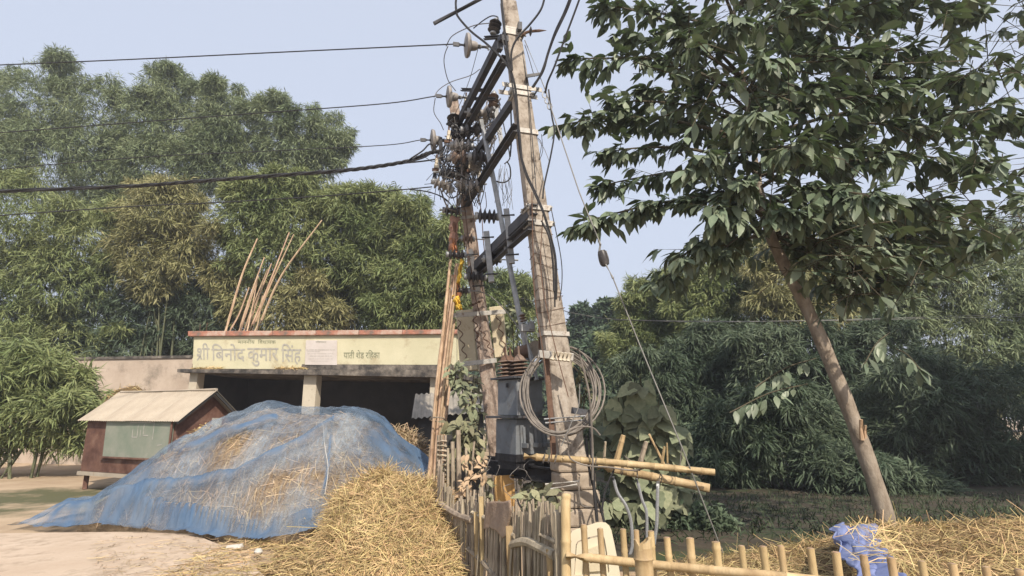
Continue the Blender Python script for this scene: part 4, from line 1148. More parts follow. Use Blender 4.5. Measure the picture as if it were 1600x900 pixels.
# flange strips and lifting lugs on the right face
for u in (-W_ / 2 + .05,):
    mb = MB(); mb.box(TP(u, -D_ / 2 + .012, .83), .05, .02, .5, th); mb.build('stiffener', m_galv, trf)
for u in (-.14, .06, .2):
    mb = MB(); a = TP(u, -D_ / 2 - .015, .42); mb.beam(a, a + tx * .02 - ty * .0 - Vector((0, 0, .24)), .035, .03); mb.box(a - Vector((0, 0, .25)) - ty * .05, .06, .12, .06, th); mb.build('lug', m_tank, trf)
for k in range(5):   # cooling fins on the right side
    mb = MB(); mb.box(TP(W_ / 2 + .04, -.18 + k * .09, .3), .08, .018, .42, th); mb.build('fin', m_tank, trf)
mb = MB(); mb.box(TP(-W_ / 2 - .003, -.03, 1.0), .006, .05, .06, th); mb.build('nameplate', m_black, trf)
def bushing(u, v, r, h, n, mat_, cone=False):
    pr = []
    for k in range(n):
        z = h * k / n; rr = r * (1 - .18 * k / n)
        pr += [(rr * .35, z), (rr, z + h / n * .25), (rr * .95, z + h / n * .4), (rr * .4, z + h / n * .85)]
    pr.append((r * .25, h)); 
    mb = MB(); mb.lathe(pr, TP(u, v, 1.12), (-.07, 0, 1), 14)
    o = mb.build('bushing', mat_, trf, smooth=True)
    mb = MB(); c = TP(u, v, 1.12) + Vector((-.07, 0, 1)).normalized() * h; mb.lathe([(r * .62, -.02), (r * .4, .03), (.018, .07), (.016, .17), (.008, .19)], c, (-.07, 0, 1), 10); mb.build('terminal', m_porc_b if cone else m_rust, o)
bushing(-.19, .08, .155, .27, 5, m_porc_b); bushing(-.12, -.16, .165, .26, 5, m_porc_b, True); bushing(-.02, .19, .15, .28, 5, m_porc_b)
# conservator drum with end flange, and rusted plate
c = P(838, 546, 8.55)
mb = MB(); mb.lathe([(.10, 0), (.125, .01), (.125, .03), (.115, .035), (.115, .5), (.1, .52)], c, (-.45, .85, -.02), 18); mb.build('conservator', m_cream if False else m_rust, trf, smooth=True)
mb = MB(); mb.lathe([(.135, -.012), (.135, .01)], c, (-.45, .85, -.02), 18); mb.build('drum_flange', m_conc, trf)
mb = MB(); a = P(849, 527, 8.1); mb.box(a, .15, .02, .33, R(25)); mb.build('rusted_plate', m_rust, trf)
mb = MB(); mb.tube([P(819, 516, 8.45), P(829, 555, 8.45), P(838, 594, 8.4)], .035, 8); mb.box(P(824, 513, 8.45), .2, .12, .1, .2); mb.box(P(830, 509, 8.42), .07, .1, .12, .2); mb.build('breather_pipe', m_galv, trf)
# channels carrying it
for (p0, y0, p1, y1, lab) in (((758, 728), 9.0, (881, 745), 8.1, 'black steel channel under the transformer on the near side'), ((764, 722), 9.6, (868, 733), 8.9, 'black steel channel under the transformer on the far side')):
    mb = MB(); mb.channel(P(*p0, y0), P(*p1, y1), .08, .2, .02); mb.build('support_channel', m_black, label=lab, cat='steel channel', group='channels under the transformer')
# small suspended insulator above the conservator
insulator(817, 497, 8.5, 105, 13, 6, 3, m_porc_b, 'small brown insulator hanging over the transformer drum', rod=10)
# shackle rack on the right pole
t = thing('shackle_rack', 'pale row of small shackles clamped across the taller pole above the coil', 'bracket', P(868, 560, 7.6))
mb = MB(); mb.beam(P(841, 553, 7.62), P(896, 558, 7.55), .03, .10); mb.build('back_strap', m_band, t, bevel=.006)
for k in range(5):
    c = P(864 + k * 6.2, 556 + k * .6, 7.52); mb = MB(); mb.lathe([(.02, -.06), (.035, -.05), (.018, 0), (.035, .05), (.02, .06)], c, (.3, 0, 1), 8); mb.build('shackle', m_porc_w, t, smooth=True)
# rods across pole at 655 and 660
for k, (p0, p1, lab) in enumerate((((850, 655), (915, 650), 'upper thin steel rod tied across the taller pole'), ((852, 661), (918, 656), 'lower thin steel rod tied across the taller pole'))):
    mb = MB(); mb.tube([P(*p0, 7.62), P(*p1, 7.55)], .014, 6); mb.build('steel_rod', m_galv, label=lab, cat='rod', group='rods across the taller pole')
mb = MB(); mb.beam(P(893, 641, 7.7), P(917, 645, 7.7), .09, .08); mb.build('wood_block', m_steel, label='dark block wedged behind the cable coil at the pole', cat='block')
# bright rods low on the pole
for k, (p0, p1, lab) in enumerate((((852, 757), (905, 752), 'pale rod low on the pole pedestal'), ((855, 765), (902, 757), 'second pale rod below the black channel end'))):
    mb = MB(); mb.tube([P(*p0, 7.55), P(*p1, 7.5)], .017, 6); mb.build('pale_rod', m_band, label=lab, cat='rod', group='rods low on the pole')

# ================================================================ CABLE COIL
def coil(cx, cy, rx, ry, Yn, Yf, a0, a1, r, lab, seed, m_=None):
    rd = random.Random(seed); pts = []
    m_n = 36
    for k in range(m_n + 1):
        t_ = a0 + (a1 - a0) * k / m_n
        s = math.sin(t_)                       # -1 bottom, 1 top
        wob = 1 + .02 * math.sin(3 * t_ + seed)
        pts.append(P(cx + rx * wob * math.cos(t_) + rd.uniform(-.4, .4), cy - ry * wob * s, Yn + (Yf - Yn) * (s + 1) / 2))
    return pts
t = thing('cable_coil', 'large coil of dusty grey cable hung round the taller pole', 'cable coil', P(876, 690, 7.5))
for k in range(9):
    cx = 875 + random.uniform(-4, 5); rx = 58 + random.uniform(-6, 6); ry = 66 + random.uniform(-8, 4); cy = 614 + random.uniform(-4, 6)
    pts = coil(cx, cy, rx, ry, 7.36 + .012 * k, 8.15, R(100) if k % 3 else R(70), R(100) + 2 * PI * .96, .014, '', k)
    mb = MB(); mb.tube(pts, .0125, 6); mb.build('loop', m_coil, t, smooth=True)
for i_, (pts, r, m_, lab, cat) in enumerate([
    ([(903, 545), (915, 590), (921, 620), (924, 660), (926, 700), (926, 750)], .013, m_coil, 'cable dropping from the coil past the bamboo cross poles', 'cable'),
    ([(906, 600), (904, 635), (893, 660), (880, 690), (877, 697)], .007, m_guy, 'thin pale cord hanging inside the cable coil', 'cord'),
    ([(889, 695), (885, 680), (900, 668), (925, 668), (938, 680)], .011, m_coil, 'single cable loop below the coil', 'cable'),
    ([(886, 700), (893, 718), (920, 728), (950, 730), (990, 735), (1010, 730)], .011, m_coil, 'cable trailing from the coil along the upper bamboo cross pole', 'cable')]):
    mb = MB(); mb.tube(spline([P(*p, 7.3) for p in pts], 5), r, 6); mb.build(cat.replace(' ', '_'), m_, smooth=True, label=lab, cat=cat)

# ================================================================ BAMBOO CROSS POLES AND HANGING CABLES
def bamboo(pts, r0, r1, m_, label=None, cat='bamboo pole', group=None, parent=None, name='bamboo_pole', n=8, node=.28, k=4):
    pts = spline(pts, k) if len(pts) > 2 else [Vector(pts[0]).lerp(Vector(pts[1]), j / 10) for j in range(11)]
    L_ = sum((pts[j + 1] - pts[j]).length for j in range(len(pts) - 1)); out = []; rs = []; acc = 0; nxt = node * random.uniform(.4, 1)
    for j in range(len(pts) - 1):
        s = (pts[j + 1] - pts[j]); sl_ = s.length
        out.append(pts[j]); rs.append(r0 + (r1 - r0) * acc / L_)
        while nxt < acc + sl_:
            u = (nxt - acc) / sl_
            for e, f in ((-.012, 1.0), (0, 1.14), (.012, 1.0)):
                uu_ = u + e / sl_
                if 0 < uu_ < 1: out.append(pts[j].lerp(pts[j + 1], uu_)); rs.append((r0 + (r1 - r0) * (acc + e) / L_) * f)
            nxt += node * random.uniform(.85, 1.15)
        acc += sl_
    out.append(pts[-1]); rs.append(r1)
    mb = MB(); mb.tube(out, rs, n)
    return mb.build(name, m_, parent, smooth=True, label=label, cat=cat if parent is None else None, group=group)
bamboo([P(819, 713, 7.55), P(960, 723, 7.35), P(1117, 738, 7.1)], .044, .038, m_bam, 'upper cut bamboo pole tied across the taller pole', group='bamboo cross poles')
bamboo([P(935, 728, 7.75), P(1000, 741, 7.6), P(1109, 763, 7.35)], .05, .052, m_bam, 'lower cut bamboo pole tied under the first one', group='bamboo cross poles')
# wire bindings
for (x, y) in ((850, 716), (858, 716), (868, 717), (930, 721), (1000, 728), (1032, 748), (972, 735)):
    c = P(x, y, 7.4); pts = [c + Vector((.012 * math.sin(k * .9), .058 * math.cos(k * .9), .058 * math.sin(k * .9))) for k in range(16)]
    mb = MB(); mb.tube(pts, .006, 4); mb.build('binding_wire', m_coil, label={850: 'wire binding nearest the transformer on the upper bamboo', 858: 'second wire binding on the upper bamboo', 868: 'third wire binding on the upper bamboo beside the pole', 930: 'wire binding where hanging cables cross the upper bamboo', 1000: 'wire binding at the middle of the upper bamboo', 1032: 'wire binding at the far part of the lower bamboo', 972: 'wire binding at the near end of the lower bamboo'}[x], cat='wire binding', group='wire bindings on the bamboo')
# cut branch stubs standing behind cross poles
for (p0, p1, r, lab) in (((963, 722), (974, 680), .04, 'pale cut stick leaning up behind the upper bamboo'), ((1000, 724), (1010, 690), .035, 'thicker frayed stick standing behind the upper bamboo'), ((1040, 730), (1014, 678), .016, 'thin stick leaning left over the upper bamboo'), ((1034, 726), (1038, 698), .02, 'short peeled stick on the bamboo'), ((1043, 727), (1042, 692), .014, 'thin upright peg on the bamboo'), ((944, 716), (946, 690), .02, 'short dark stub near the pole on the bamboo')):
    bamboo([P(*p0, 7.5), P(*p1, 7.45)], r, r * .75, m_bam2 if 'dark' in lab or 'frayed' in lab else m_bam, lab, cat='stick', name='stick', n=6)
for i_, (pts, r, lab) in enumerate([
    ([(958, 745), (965, 770), (978, 790), (986, 815), (988, 850), (984, 868)], .02, 'grey conduit hose hanging below the bamboo on the left'),
    ([(995, 748), (1003, 780), (1010, 800), (1011, 840)], .019, 'middle grey conduit hose hanging from the lower bamboo'),
    ([(1028, 752), (1027, 790), (1026, 820), (1022, 850)], .021, 'right grey conduit hose hanging straight from the lower bamboo')]):
    mb = MB(); mb.tube(spline([P(*p, 7.3) for p in pts], 5), r, 7); mb.build('hanging_hose', m_galv, smooth=True, label=lab, cat='hose', group='hoses below the bamboo')
for i_, (pts, r, lab, Y) in enumerate([
    ([(921, 640), (924, 700), (928, 760), (933, 815)], .02, 'dark cable bundle dropping down right of the taller pole', 7.4),
    ([(915, 680), (922, 740), (940, 800), (945, 820)], .016, 'second dark cable beside the bundle right of the pole', 7.45),
    ([(960, 733), (952, 750), (945, 770), (940, 800)], .012, 'dark cable curling down from the bamboo near the pole', 7.35),
    ([(905, 745), (905, 775), (910, 790), (925, 792)], .009, 'small hooked cable low beside the pole pedestal', 7.3),
    ([(806, 765), (812, 790), (830, 800), (845, 790), (850, 765)], .013, 'black cable loop hanging below the transformer channels', 7.9),
    ([(975, 712), (985, 720), (994, 728), (996, 745)], .008, 'thin cable hooked over the upper bamboo beside the stick', 7.35),
    ([(1030, 735), (1045, 725), (1060, 735), (1065, 700)], .006, 'thin wire end sticking up from the bamboo', 7.3)]):
    mb = MB(); mb.tube(spline([P(*p, Y) for p in pts], 5), r, 6); mb.build('dark_cable', m_wire if r > .011 else m_coil, smooth=True, label=lab, cat='cable', group='cables low on the pole')

# ================================================================ WIRES
def wire(pts, r, m_, lab, grp=None, cat='wire', name='wire', k=6, n=5):
    mb = MB(); mb.tube(spline([p if isinstance(p, Vector) else P(*p) for p in pts], k), r, n); return mb.build(name, m_, smooth=True, label=lab, cat=cat, group=grp)
wire([(-60, 104, 9.6), (200, 93, 9.3), (450, 81, 8.9), d1[0]], .011, m_wire, 'topmost left wire running flat across the sky', 'line wires to the left')
wire([(-60, 212, 10.8), (200, 192, 10.6), (400, 177, 10.3), (600, 162, 10.0), d2[0]], .011, m_wire, 'second left wire passing over the tall bamboo top', 'line wires to the left')
wire([(-60, 270, 11.4), (200, 247, 11), (420, 236, 10.7), (600, 227, 10.5), d3[0]], .009, m_wire, 'third left wire running just above the thick cable', 'line wires to the left')
wire([(-60, 341, 11), (200, 323, 10.9), (330, 317, 10.8), (480, 308, 10.6), (600, 299, 10.5), (675, 292, 10.3)], .012, m_wire, 'lowest left wire below the thick twisted cable', 'line wires to the left')
# thick twisted cable: three strands wound on each other
ctr = spline([P(-60, 301, 11.4), P(200, 291, 11), P(300, 284, 10.9), P(420, 275, 10.8), P(530, 267, 10.6), P(590, 260, 10.5), P(640, 251, 10.4), P(668, 240, 10.35), P(690, 236, 10.3)], 14)
t = thing('twisted_cable', 'thick black twisted cable sagging left across the bamboo', 'cable', ctr[-1])
for s in range(3):
    pts = []
    for k, c in enumerate(ctr):
        ph = k * .55 + s * 2 * PI / 3; a, b, _ = basis(ctr[min(k + 1, len(ctr) - 1)] - ctr[max(k - 1, 0)])
        pts.append(c + a * .022 * math.cos(ph) + b * .022 * math.sin(ph))
    mb = MB(); mb.tube(pts, .02, 6); mb.build('strand', m_wire, t, smooth=True)
# frayed cable tails where the cable splits
for k, (pts, lab) in enumerate([([(640, 249), (660, 236), (672, 225), (682, 235)], 'upper tail of the split thick cable'), ([(640, 253), (665, 245), (680, 232), (688, 222)], 'middle tail of the split thick cable'), ([(630, 255), (660, 252), (690, 248), (700, 250)], 'lower tail of the split thick cable')]):
    wire([(x, y, 10.3) for x, y in pts], .016, m_wire, lab, 'tails of the split cable', cat='cable', name='cable_tail')
G1 = 'jumper wires round the poles'
jump = [([(783, -8, 7.75), (785, 20, 7.72), (790, 60, 7.7), (797, 105, 7.7), (806, 145, 7.7), (812, 230, 7.7), (822, 270, 7.68), (838, 305, 7.66), (850, 335, 7.6), (860, 370, 7.6), (867, 400, 7.6), (869, 440, 7.6), (868, 468, 7.6)], .019, m_wire, 'thick black cable running down the front of the taller pole'),
        ([(785, 60, 7.66), (800, 130, 7.66), (811, 200, 7.64), (818, 262, 7.62), (834, 300, 7.62), (851, 340, 7.58), (862, 390, 7.58), (866, 450, 7.58), (867, 480, 7.6)], .012, m_wire, 'thinner black cable bound beside the thick one on the pole'),
        ([(852, -8, 7.6), (845, 15, 7.62), (828, 38, 7.65), (808, 60, 7.66), (799, 82, 7.68), (800, 110, 7.7)], .017, m_wire, 'black cable curving in from the top edge to the pole'),
        ([(712, 12, 7.9), (715, 25, 7.9), (735, 48, 7.85), (760, 68, 7.8), (785, 92, 7.7), (798, 112, 7.68)], .018, m_wire, 'black cable looping from the loose bar to the pole'),
        ([(714, -8, 7.9), (712, 6, 7.9), (714, 24, 7.9)], .018, m_wire, 'black cable end above the loose bar'),
        ([(893, -8, 7.4), (882, 20, 7.5), (868, 50, 7.6), (856, 85, 7.7), (848, 112, 7.75), (832, 137, 7.85)], .021, m_wire, 'heavy double cable dropping from top right to the second clamp'),
        ([(895, -8, 7.38), (885, 18, 7.48), (867, 56, 7.58), (858, 80, 7.68), (845, 116, 7.73), (834, 136, 7.8)], .016, m_wire, 'cable wound beside the heavy one at top right'),
        ([(908, -8, 7.3), (897, 22, 7.4), (882, 62, 7.5), (866, 105, 7.6), (856, 128, 7.7), (852, 146, 7.8)], .016, m_wire, 'outer cable dropping from top right to the guy link'),
        ([(857, 140, 7.8), (862, 180, 7.75), (866, 205, 7.75), (861, 240, 7.7), (850, 290, 7.65), (848, 310, 7.6)], .013, m_wire, 'cable hanging from the guy link down to the pole right side'),
        ([(700, 72, 8.6), (695, 85, 8.8), (694, 100, 9), (700, 125, 9.4), (712, 142, 9.8)], .008, m_wireg, 'thin jumper wire curving below the top strain disc'),
        ([(697, 72, 8.6), (708, 55, 8.4), (740, 40, 8.2), (765, 36, 8.1), (772, 33, 8.1)], .008, m_wireg, 'thin jumper wire arching to the top insulator'),
        ([(740, 44, 8.3), (755, 32, 8.1), (768, 25, 8.0), (778, 27, 7.95), (776, 33, 7.95)], .01, m_wire, 'short looped wire over the top insulator'),
        ([(678, 152, 9.9), (686, 140, 9.9), (705, 128, 9.7), (735, 118, 9.4), (750, 108, 9.2)], .008, m_wireg, 'thin jumper wire rising from the second strain disc'),
        ([(680, 153, 10), (678, 175, 10.2), (688, 192, 10.4), (693, 203, 10.4)], .008, m_wireg, 'bent jumper wire below the second strain disc'),
        ([(748, 72, 9), (735, 120, 9.5), (722, 155, 9.9), (710, 180, 10.3)], .006, m_wireg, 'straight thin wire from the top arm down to the cluster'),
        ([(778, 155, 9.4), (788, 200, 9.3), (796, 240, 9.2), (795, 250, 9.2), (788, 256, 9.2)], .011, m_wire, 'black cable between the conduit and the taller pole'),
        ([(798, 165, 8.6), (799, 215, 8.6), (797, 245, 8.7)], .014, m_wire, 'straight black cable hanging from the clamp beside the pole'),
        ([(768, 275, 9.4), (775, 283, 9.3), (788, 285, 9.2), (797, 278, 9.2), (797, 262, 9.2), (792, 252, 9.2)], .013, m_wire, 'black cable loop hanging right of the cluster'),
        ([(705, 320, 10.4), (695, 310, 10.4), (680, 303, 10.4), (660, 298, 10.4), (640, 296, 10.5)], .012, m_wire, 'black service wire branching off left of the lower cluster'),
        ([(700, 316, 10.3), (690, 308, 10.3), (672, 300, 10.3), (655, 298, 10.4)], .008, m_wire, 'thin black wire beside the branching service wire'),
        ([(748, 455, 10.2), (765, 462, 10), (785, 480, 9.6), (805, 505, 9.2), (815, 520, 8.8)], .009, m_wireg, 'thin cable from the left pole to the transformer drum'),
        ([(831, 300, 7.6), (833, 400, 7.55), (836, 470, 7.55), (850, 560, 7.5), (858, 640, 7.45), (862, 720, 7.4)], .008, m_rust, 'rusty thin wire hugging the left edge of the taller pole'),
        ([(848, 335, 7.6), (845, 420, 7.55), (858, 500, 7.5), (872, 560, 7.45), (888, 620, 7.4)], .007, m_rust, 'rusty thin wire slanting down the face of the taller pole'),
        ([(862, 330, 7.6), (876, 400, 7.55), (878, 440, 7.55), (874, 470, 7.55)], .007, m_wire, 'thin black wire bowed out right of the cable bundle'),
        ([(846, 345, 7.58), (858, 370, 7.56), (864, 410, 7.56), (866, 455, 7.56)], .016, m_wire, 'black cable third in the bundle right of the pole'),
        ([(846, 210, 7.7), (848, 235, 7.7), (842, 250, 7.7), (846, 225, 7.7), (840, 215, 7.7)], .005, m_wire, 'small wire loop at the right of the plain band'),
        ([(838, 215, 7.7), (850, 232, 7.7), (858, 252, 7.7)], .004, m_wireg, 'fine wire end poking right below the plain band'),
        ([(835, 120, 7.9), (825, 85, 7.9), (820, 70, 7.9)], .006, m_wire, 'thin wire holding the tin plate')]
for pts, r, m_, lab in jump:
    wire(pts, r, m_, lab, G1, cat='cable' if r > .01 else 'wire', name='jumper_cable' if r > .01 else 'jumper_wire')
# loose bar at the top edge
mb = MB(); mb.tube([P(678, 37, 7.9), P(770, -12, 7.9)], .032, 7); mb.build('steel_bar', m_steel, label='dark steel bar slanting up out of the top edge', cat='bar')
# guy wire
gp = [P(820, 63, 7.95), P(852, 140, 7.8), P(862, 172, 7.75), P(905, 300, 7.6), P(938, 382, 7.5)]
gt = thing('guy_wire', 'guy wire with egg insulator running from pole top down to the straw', 'guy wire', G(1131, 868))
for a, b in zip(gp[:-1], gp[1:]):
    pass
mb = MB(); mb.tube(gp, .009, 6); mb.build('upper_strand', m_guy, gt)
g2 = [P(946, 412, 7.45), P(958, 435, 7.4), P(1000, 540, 7.3), P(1066, 700, 7.1), G(1131, 868)]
mb = MB(); mb.tube(g2, .0085, 6); mb.build('lower_strand', m_guy, gt)
c = P(943, 403, 7.48)
mb = MB(); mb.lathe([(.02, -.11), (.05, -.10), (.065, -.05), (.065, .05), (.05, .10), (.02, .11)], c, Vector((-.25, 0, .95)), 12); mb.build('egg_insulator', m_porc_d, gt, smooth=True)
mb = MB(); mb.tube(spline([P(938, 382, 7.5), P(936, 400, 7.5), P(940, 414, 7.5), P(947, 414, 7.5), P(950, 405, 7.46), P(946, 392, 7.46)], 4), .014, 6); mb.build('thimble', m_guy, gt)
mb = MB(); mb.tube([gp[3].lerp(gp[4], .5), gp[4]], .017, 6); mb.tube([g2[0], g2[1]], .017, 6); mb.build('grip_wrap', m_guy, gt)
mb = MB(); 
for k in range(3):
    q = P(851 + k * 4, 148 + k * 9, 7.8); mb.tube([q + Vector((.035 * math.cos(t_), 0, .055 * math.sin(t_))) for t_ in [j * PI / 4 for j in range(9)]], .01, 5)
mb.build('link', m_galv, gt)
wire([(838, 300, 7.8), (826, 150, 7.9), (815, 75, 7.95)], .008, m_wire, 'thin stay lying along the right edge of the taller pole', G1, name='stay_wire')
# far wires on the right
wire([(815, 466, 11), (870, 482, 12), (905, 491, 13), (985, 500, 14), (1200, 502, 16), (1400, 499, 17), (1660, 493, 18)], .009, m_guy, 'upper thin far wire crossing in front of the right grove', 'far wires on the right')
wire([(960, 500, 14), (1100, 503, 15), (1250, 501, 16), (1400, 497, 17), (1660, 489, 18)], .008, m_guy, 'lower thin far wire crossing in front of the right grove', 'far wires on the right')

for k, (pts, r, lab) in enumerate([
    ([(722, 300), (728, 340), (734, 400), (741, 455), (752, 500)], .01, 'brown cable running down the left face of the left pole'),
    ([(735, 300), (741, 345), (748, 400), (752, 440), (760, 480)], .008, 'thin brown wire down the middle of the left pole'),
    ([(716, 320), (720, 352), (726, 385), (728, 420), (735, 452)], .008, 'thin brown wire between red cloth and left pole'),
    ([(745, 300), (752, 330), (755, 372), (757, 392)], .009, 'brown cable dropping from the cluster beside the black ribbed insulator'),
    ([(758, 300), (760, 320), (757, 330), (752, 336)], .007, 'short wire tail onto the large black ribbed insulator')]):
    wire([(x, y, 10.3 if k != 4 else 9.5) for x, y in pts], r, m_rust, lab, 'brown wires down the left pole', name='brown_wire')
# tangle of fine wires in the cluster (nobody could count them)
mb = MB(); mb2 = MB(); rd = random.Random(5)
anch = [(x, y) for (x, y, *_r) in ins[:13]] + [(690, 250), (735, 300), (757, 270), (700, 230), (720, 270), (765, 215), (770, 190), (748, 320), (705, 205)]
for k in range(105):
    (xa, ya), (xb, yb) = rd.choice(anch), rd.choice(anch)
    Y = 10.15 + rd.uniform(-.1, .5)
    xm, ym = (xa + xb) / 2 + rd.uniform(-18, 18), (ya + yb) / 2 + rd.uniform(-14, 26)
    (mb if k % 2 else mb2).tube(spline([P(xa + rd.uniform(-10, 10), ya + rd.uniform(-8, 8), Y), P(xm, ym, Y + rd.uniform(-.2, .2)), P(xb + rd.uniform(-12, 12), yb + rd.uniform(-8, 8), Y)], 5), rd.choice((.006, .007, .009, .012, .016)), 4)
for k in range(46):
    (xa, ya), (xb, yb) = rd.choice(anch), rd.choice(anch)
    if abs(xa - xb) + abs(ya - yb) > 70: continue
    Y = 9.62 + rd.uniform(-.06, .15)
    (mb if k % 3 else mb2).tube(spline([P(xa + rd.uniform(-10, 10), ya + rd.uniform(-8, 8), Y), P((xa + xb) / 2 + rd.uniform(-16, 16), (ya + yb) / 2 + rd.uniform(-8, 26), Y - .05), P(xb + rd.uniform(-12, 12), yb + rd.uniform(-8, 8), Y)], 5), rd.choice((.005, .006, .008)), 4)
for k in range(20):
    x = rd.uniform(675, 725); y = rd.uniform(225, 300); Y = 10.3
    mb.tube(spline([P(x, y, Y), P(x + rd.uniform(-22, 10), y + rd.uniform(-10, 22), Y), P(x + rd.uniform(-28, 6), y + rd.uniform(0, 40), Y)], 4), .006, 4)
mb.build('wire_tangle', m_wire, label='dense tangle of fine black wires among the insulators of the left pole', cat='wire tangle', kind='stuff')
mb2.build('wire_tangle', m_coil, label='dusty grey wires mixed through the black tangle on the left pole', cat='wire tangle', kind='stuff')
mb = MB()
for k in range(14):
    x = rd.uniform(780, 800); y = rd.uniform(255, 285); Y = 9.2
    mb.tube(spline([P(x, y, Y), P(x + rd.uniform(-6, 6), y + 25, Y), P(x + rd.uniform(-12, 12), y + rd.uniform(40, 60), Y)], 5), .0035, 4)
for k in range(8):
    x = rd.uniform(765, 860); y = rd.uniform(700, 760); Y = 7.9
    mb.tube(spline([P(x, y, Y), P(x + rd.uniform(-20, 20), y + rd.uniform(0, 25), Y - .1), P(x + rd.uniform(-20, 20), y + rd.uniform(10, 45), Y)], 5), .004, 4)
mb.build('loose_wire_strands', m_wireg, label='loose hair thin wire strands hanging by the conduit and under the transformer', cat='wire tangle', kind='stuff')

# ================================================================ BAMBOO BUNDLE AND FLAGS
bl = [((667, 757), (680, 640), (704, 405), .032), ((672, 757), (684, 640), (707, 430), .03), ((677, 757), (688, 620), (713, 412), .028), ((682, 756), (690, 640), (716, 412), .026), ((686, 756), (692, 660), (710, 500), .03), ((670, 757), (682, 600), (701, 452), .024), ((679, 758), (686, 660), (697, 540), .03), ((690, 757), (693, 690), (703, 600), .026)]
labs = ['tallest bamboo pole of the bundle, at its left front', 'bamboo pole second from the left in the leaning bundle', 'bamboo pole in the middle of the bundle carrying the orange flag', 'bamboo pole in the bundle nearest the left concrete pole', 'thicker bamboo pole ending beside the cream board', 'thin bamboo pole at the back of the bundle', 'short bamboo pole in the front of the bundle', 'shortest bamboo pole at the right foot of the bundle']
for (a, b, c, r), lab in zip(bl, labs):
    Y = 9.35 + random.uniform(-.12, .12)
    pa = G(a[0], a[1] + 30); pa = P(a[0] - 3, a[1] + 60, Y); 
    bamboo([Vector((pa.x, Y, 0)), P(*b, Y + .4), P(*c, Y + .95)], r * 1.05, r * .8, m_bam3, lab, group='bamboo bundle beside the left pole')
mb = MB(); pts = [P(683 + 12 * math.cos(k), 655 + 3 * math.sin(k * 1.0), 9.5 + .12 * math.sin(k)) for k in [j * .5 for j in range(26)]]; mb.tube(pts, .012, 4); mb.build('rope', m_bam2, label='rope tied round the bamboo bundle', cat='rope')
def cloth_strip(pts, wd, m_, lab, Y, thick=.012, name='cloth_strip'):
    sp = spline([P(*p, Y) for p in pts], 5); vs = []; fs = []
    for k, c in enumerate(sp):
        f = .06 * math.sin(k * 1.3); w2 = M(c, wd) / 2 * (1 + .2 * math.sin(k * 2.1))
        for t_, s in ((-1, 1), (0, -1), (1, 1), (1, 1.0), (0, -1.0), (-1, 1.0)):
            pass
        row = [c + Vector((-w2, f * .5, 0)), c + Vector((-w2 * .3, -.03 + f, .01)), c + Vector((w2 * .35, .03 - f, -.01)), c + Vector((w2, f, 0))]
        vs += row
    for k in range(len(sp) - 1):
        for j in range(3):
            fs.append((k * 4 + j, k * 4 + j + 1, k * 4 + 5 + j, k * 4 + 4 + j))
    mb = MB(); mb.add(vs, fs); o = mb.build(name, m_, smooth=True, label=lab, cat='cloth')
    so_ = o.modifiers.new('thickness', 'SOLIDIFY'); so_.thickness = thick
    return o
cloth_strip([(710, 338), (709, 362), (708, 392)], 13, m_redcloth, 'rust red cloth strip wrapped high on the bamboo bundle', 10.35)
cloth_strip([(706, 372), (710, 392), (718, 404)], 8, m_orange, 'orange cloth scrap below the red one', 10.3)
cloth_strip([(722, 405), (719, 425), (716, 445)], 5, m_yellow, 'narrow yellow ribbon left of the left pole', 10.1)
cloth_strip([(714, 430), (716, 452), (716, 478)], 7, m_orange, 'orange streamer hanging above the cream board', 10.15)
cloth_strip([(711, 462), (715, 474), (718, 484)], 10, m_yellow, 'bright yellow cloth knot above the cream board', 10.05)

# ================================================================ BAMBOO SCREEN FENCE
def FY(px):      # distance of the screen at the photo column
    return float(np.interp(px, [660, 690, 760, 820, 880, 900], [6.95, 6.6, 5.6, 4.8, 4.1, 3.95]))
fq = P(790, 880, FY(790))
fence = thing('bamboo_screen', 'weathered upright bamboo stick screen with crooked branch rails', 'fence', Vector((fq.x, fq.y, 0)))
x = 688.0; topl = [(688, 722), (700, 768), (715, 776), (740, 772), (756, 776), (770, 800), (790, 798), (812, 792), (830, 790), (848, 788), (862, 800), (880, 792)]
while x < 884:
    yt = float(np.interp(x, [p[0] for p in topl], [p[1] for p in topl])) + random.uniform(-14, 16)
    if 690 < x < 700: yt -= random.uniform(0, 16)
    Y = FY(x) + random.uniform(-.05, .05); tp = P(x, yt, Y)
    lean = random.uniform(-.05, .05); wdt = random.choice((3.2, 3.8, 4.5, 5.5)) * .5
    r = M(tp, wdt); tp.z = max(tp.z, .3)
    bt = Vector((tp.x + lean, tp.y + random.uniform(-.04, .04), -.02))
    pts = [bt, bt.lerp(tp, .5) + Vector((random.uniform(-.02, .02), 0, 0)), tp]
    mb = MB(); mb.tube(spline(pts, 3), [r, r * 1.02, r * .98, r, r, r * .95, r * .85], 6)
    mb.build('stick', m_bam2, fence)
    x += random.uniform(1.7, 2.9)
x = 686.0      # second, darker layer further in
while x < 884:
    yt = float(np.interp(x, [p[0] for p in topl], [p[1] for p in topl])) + random.uniform(-8, 24)
    Y = FY(x) + .16 + random.uniform(-.03, .05); tp = P(x, yt, Y); bt = Vector((tp.x + random.uniform(-.09, .09), tp.y, -.02))
    mb = MB(); mb.tube([bt, bt.lerp(tp, .5), tp], M(tp, random.uniform(1.2, 2.2)), 5); mb.build('stick', m_bam2, fence)
    x += random.uniform(2.6, 4.8)
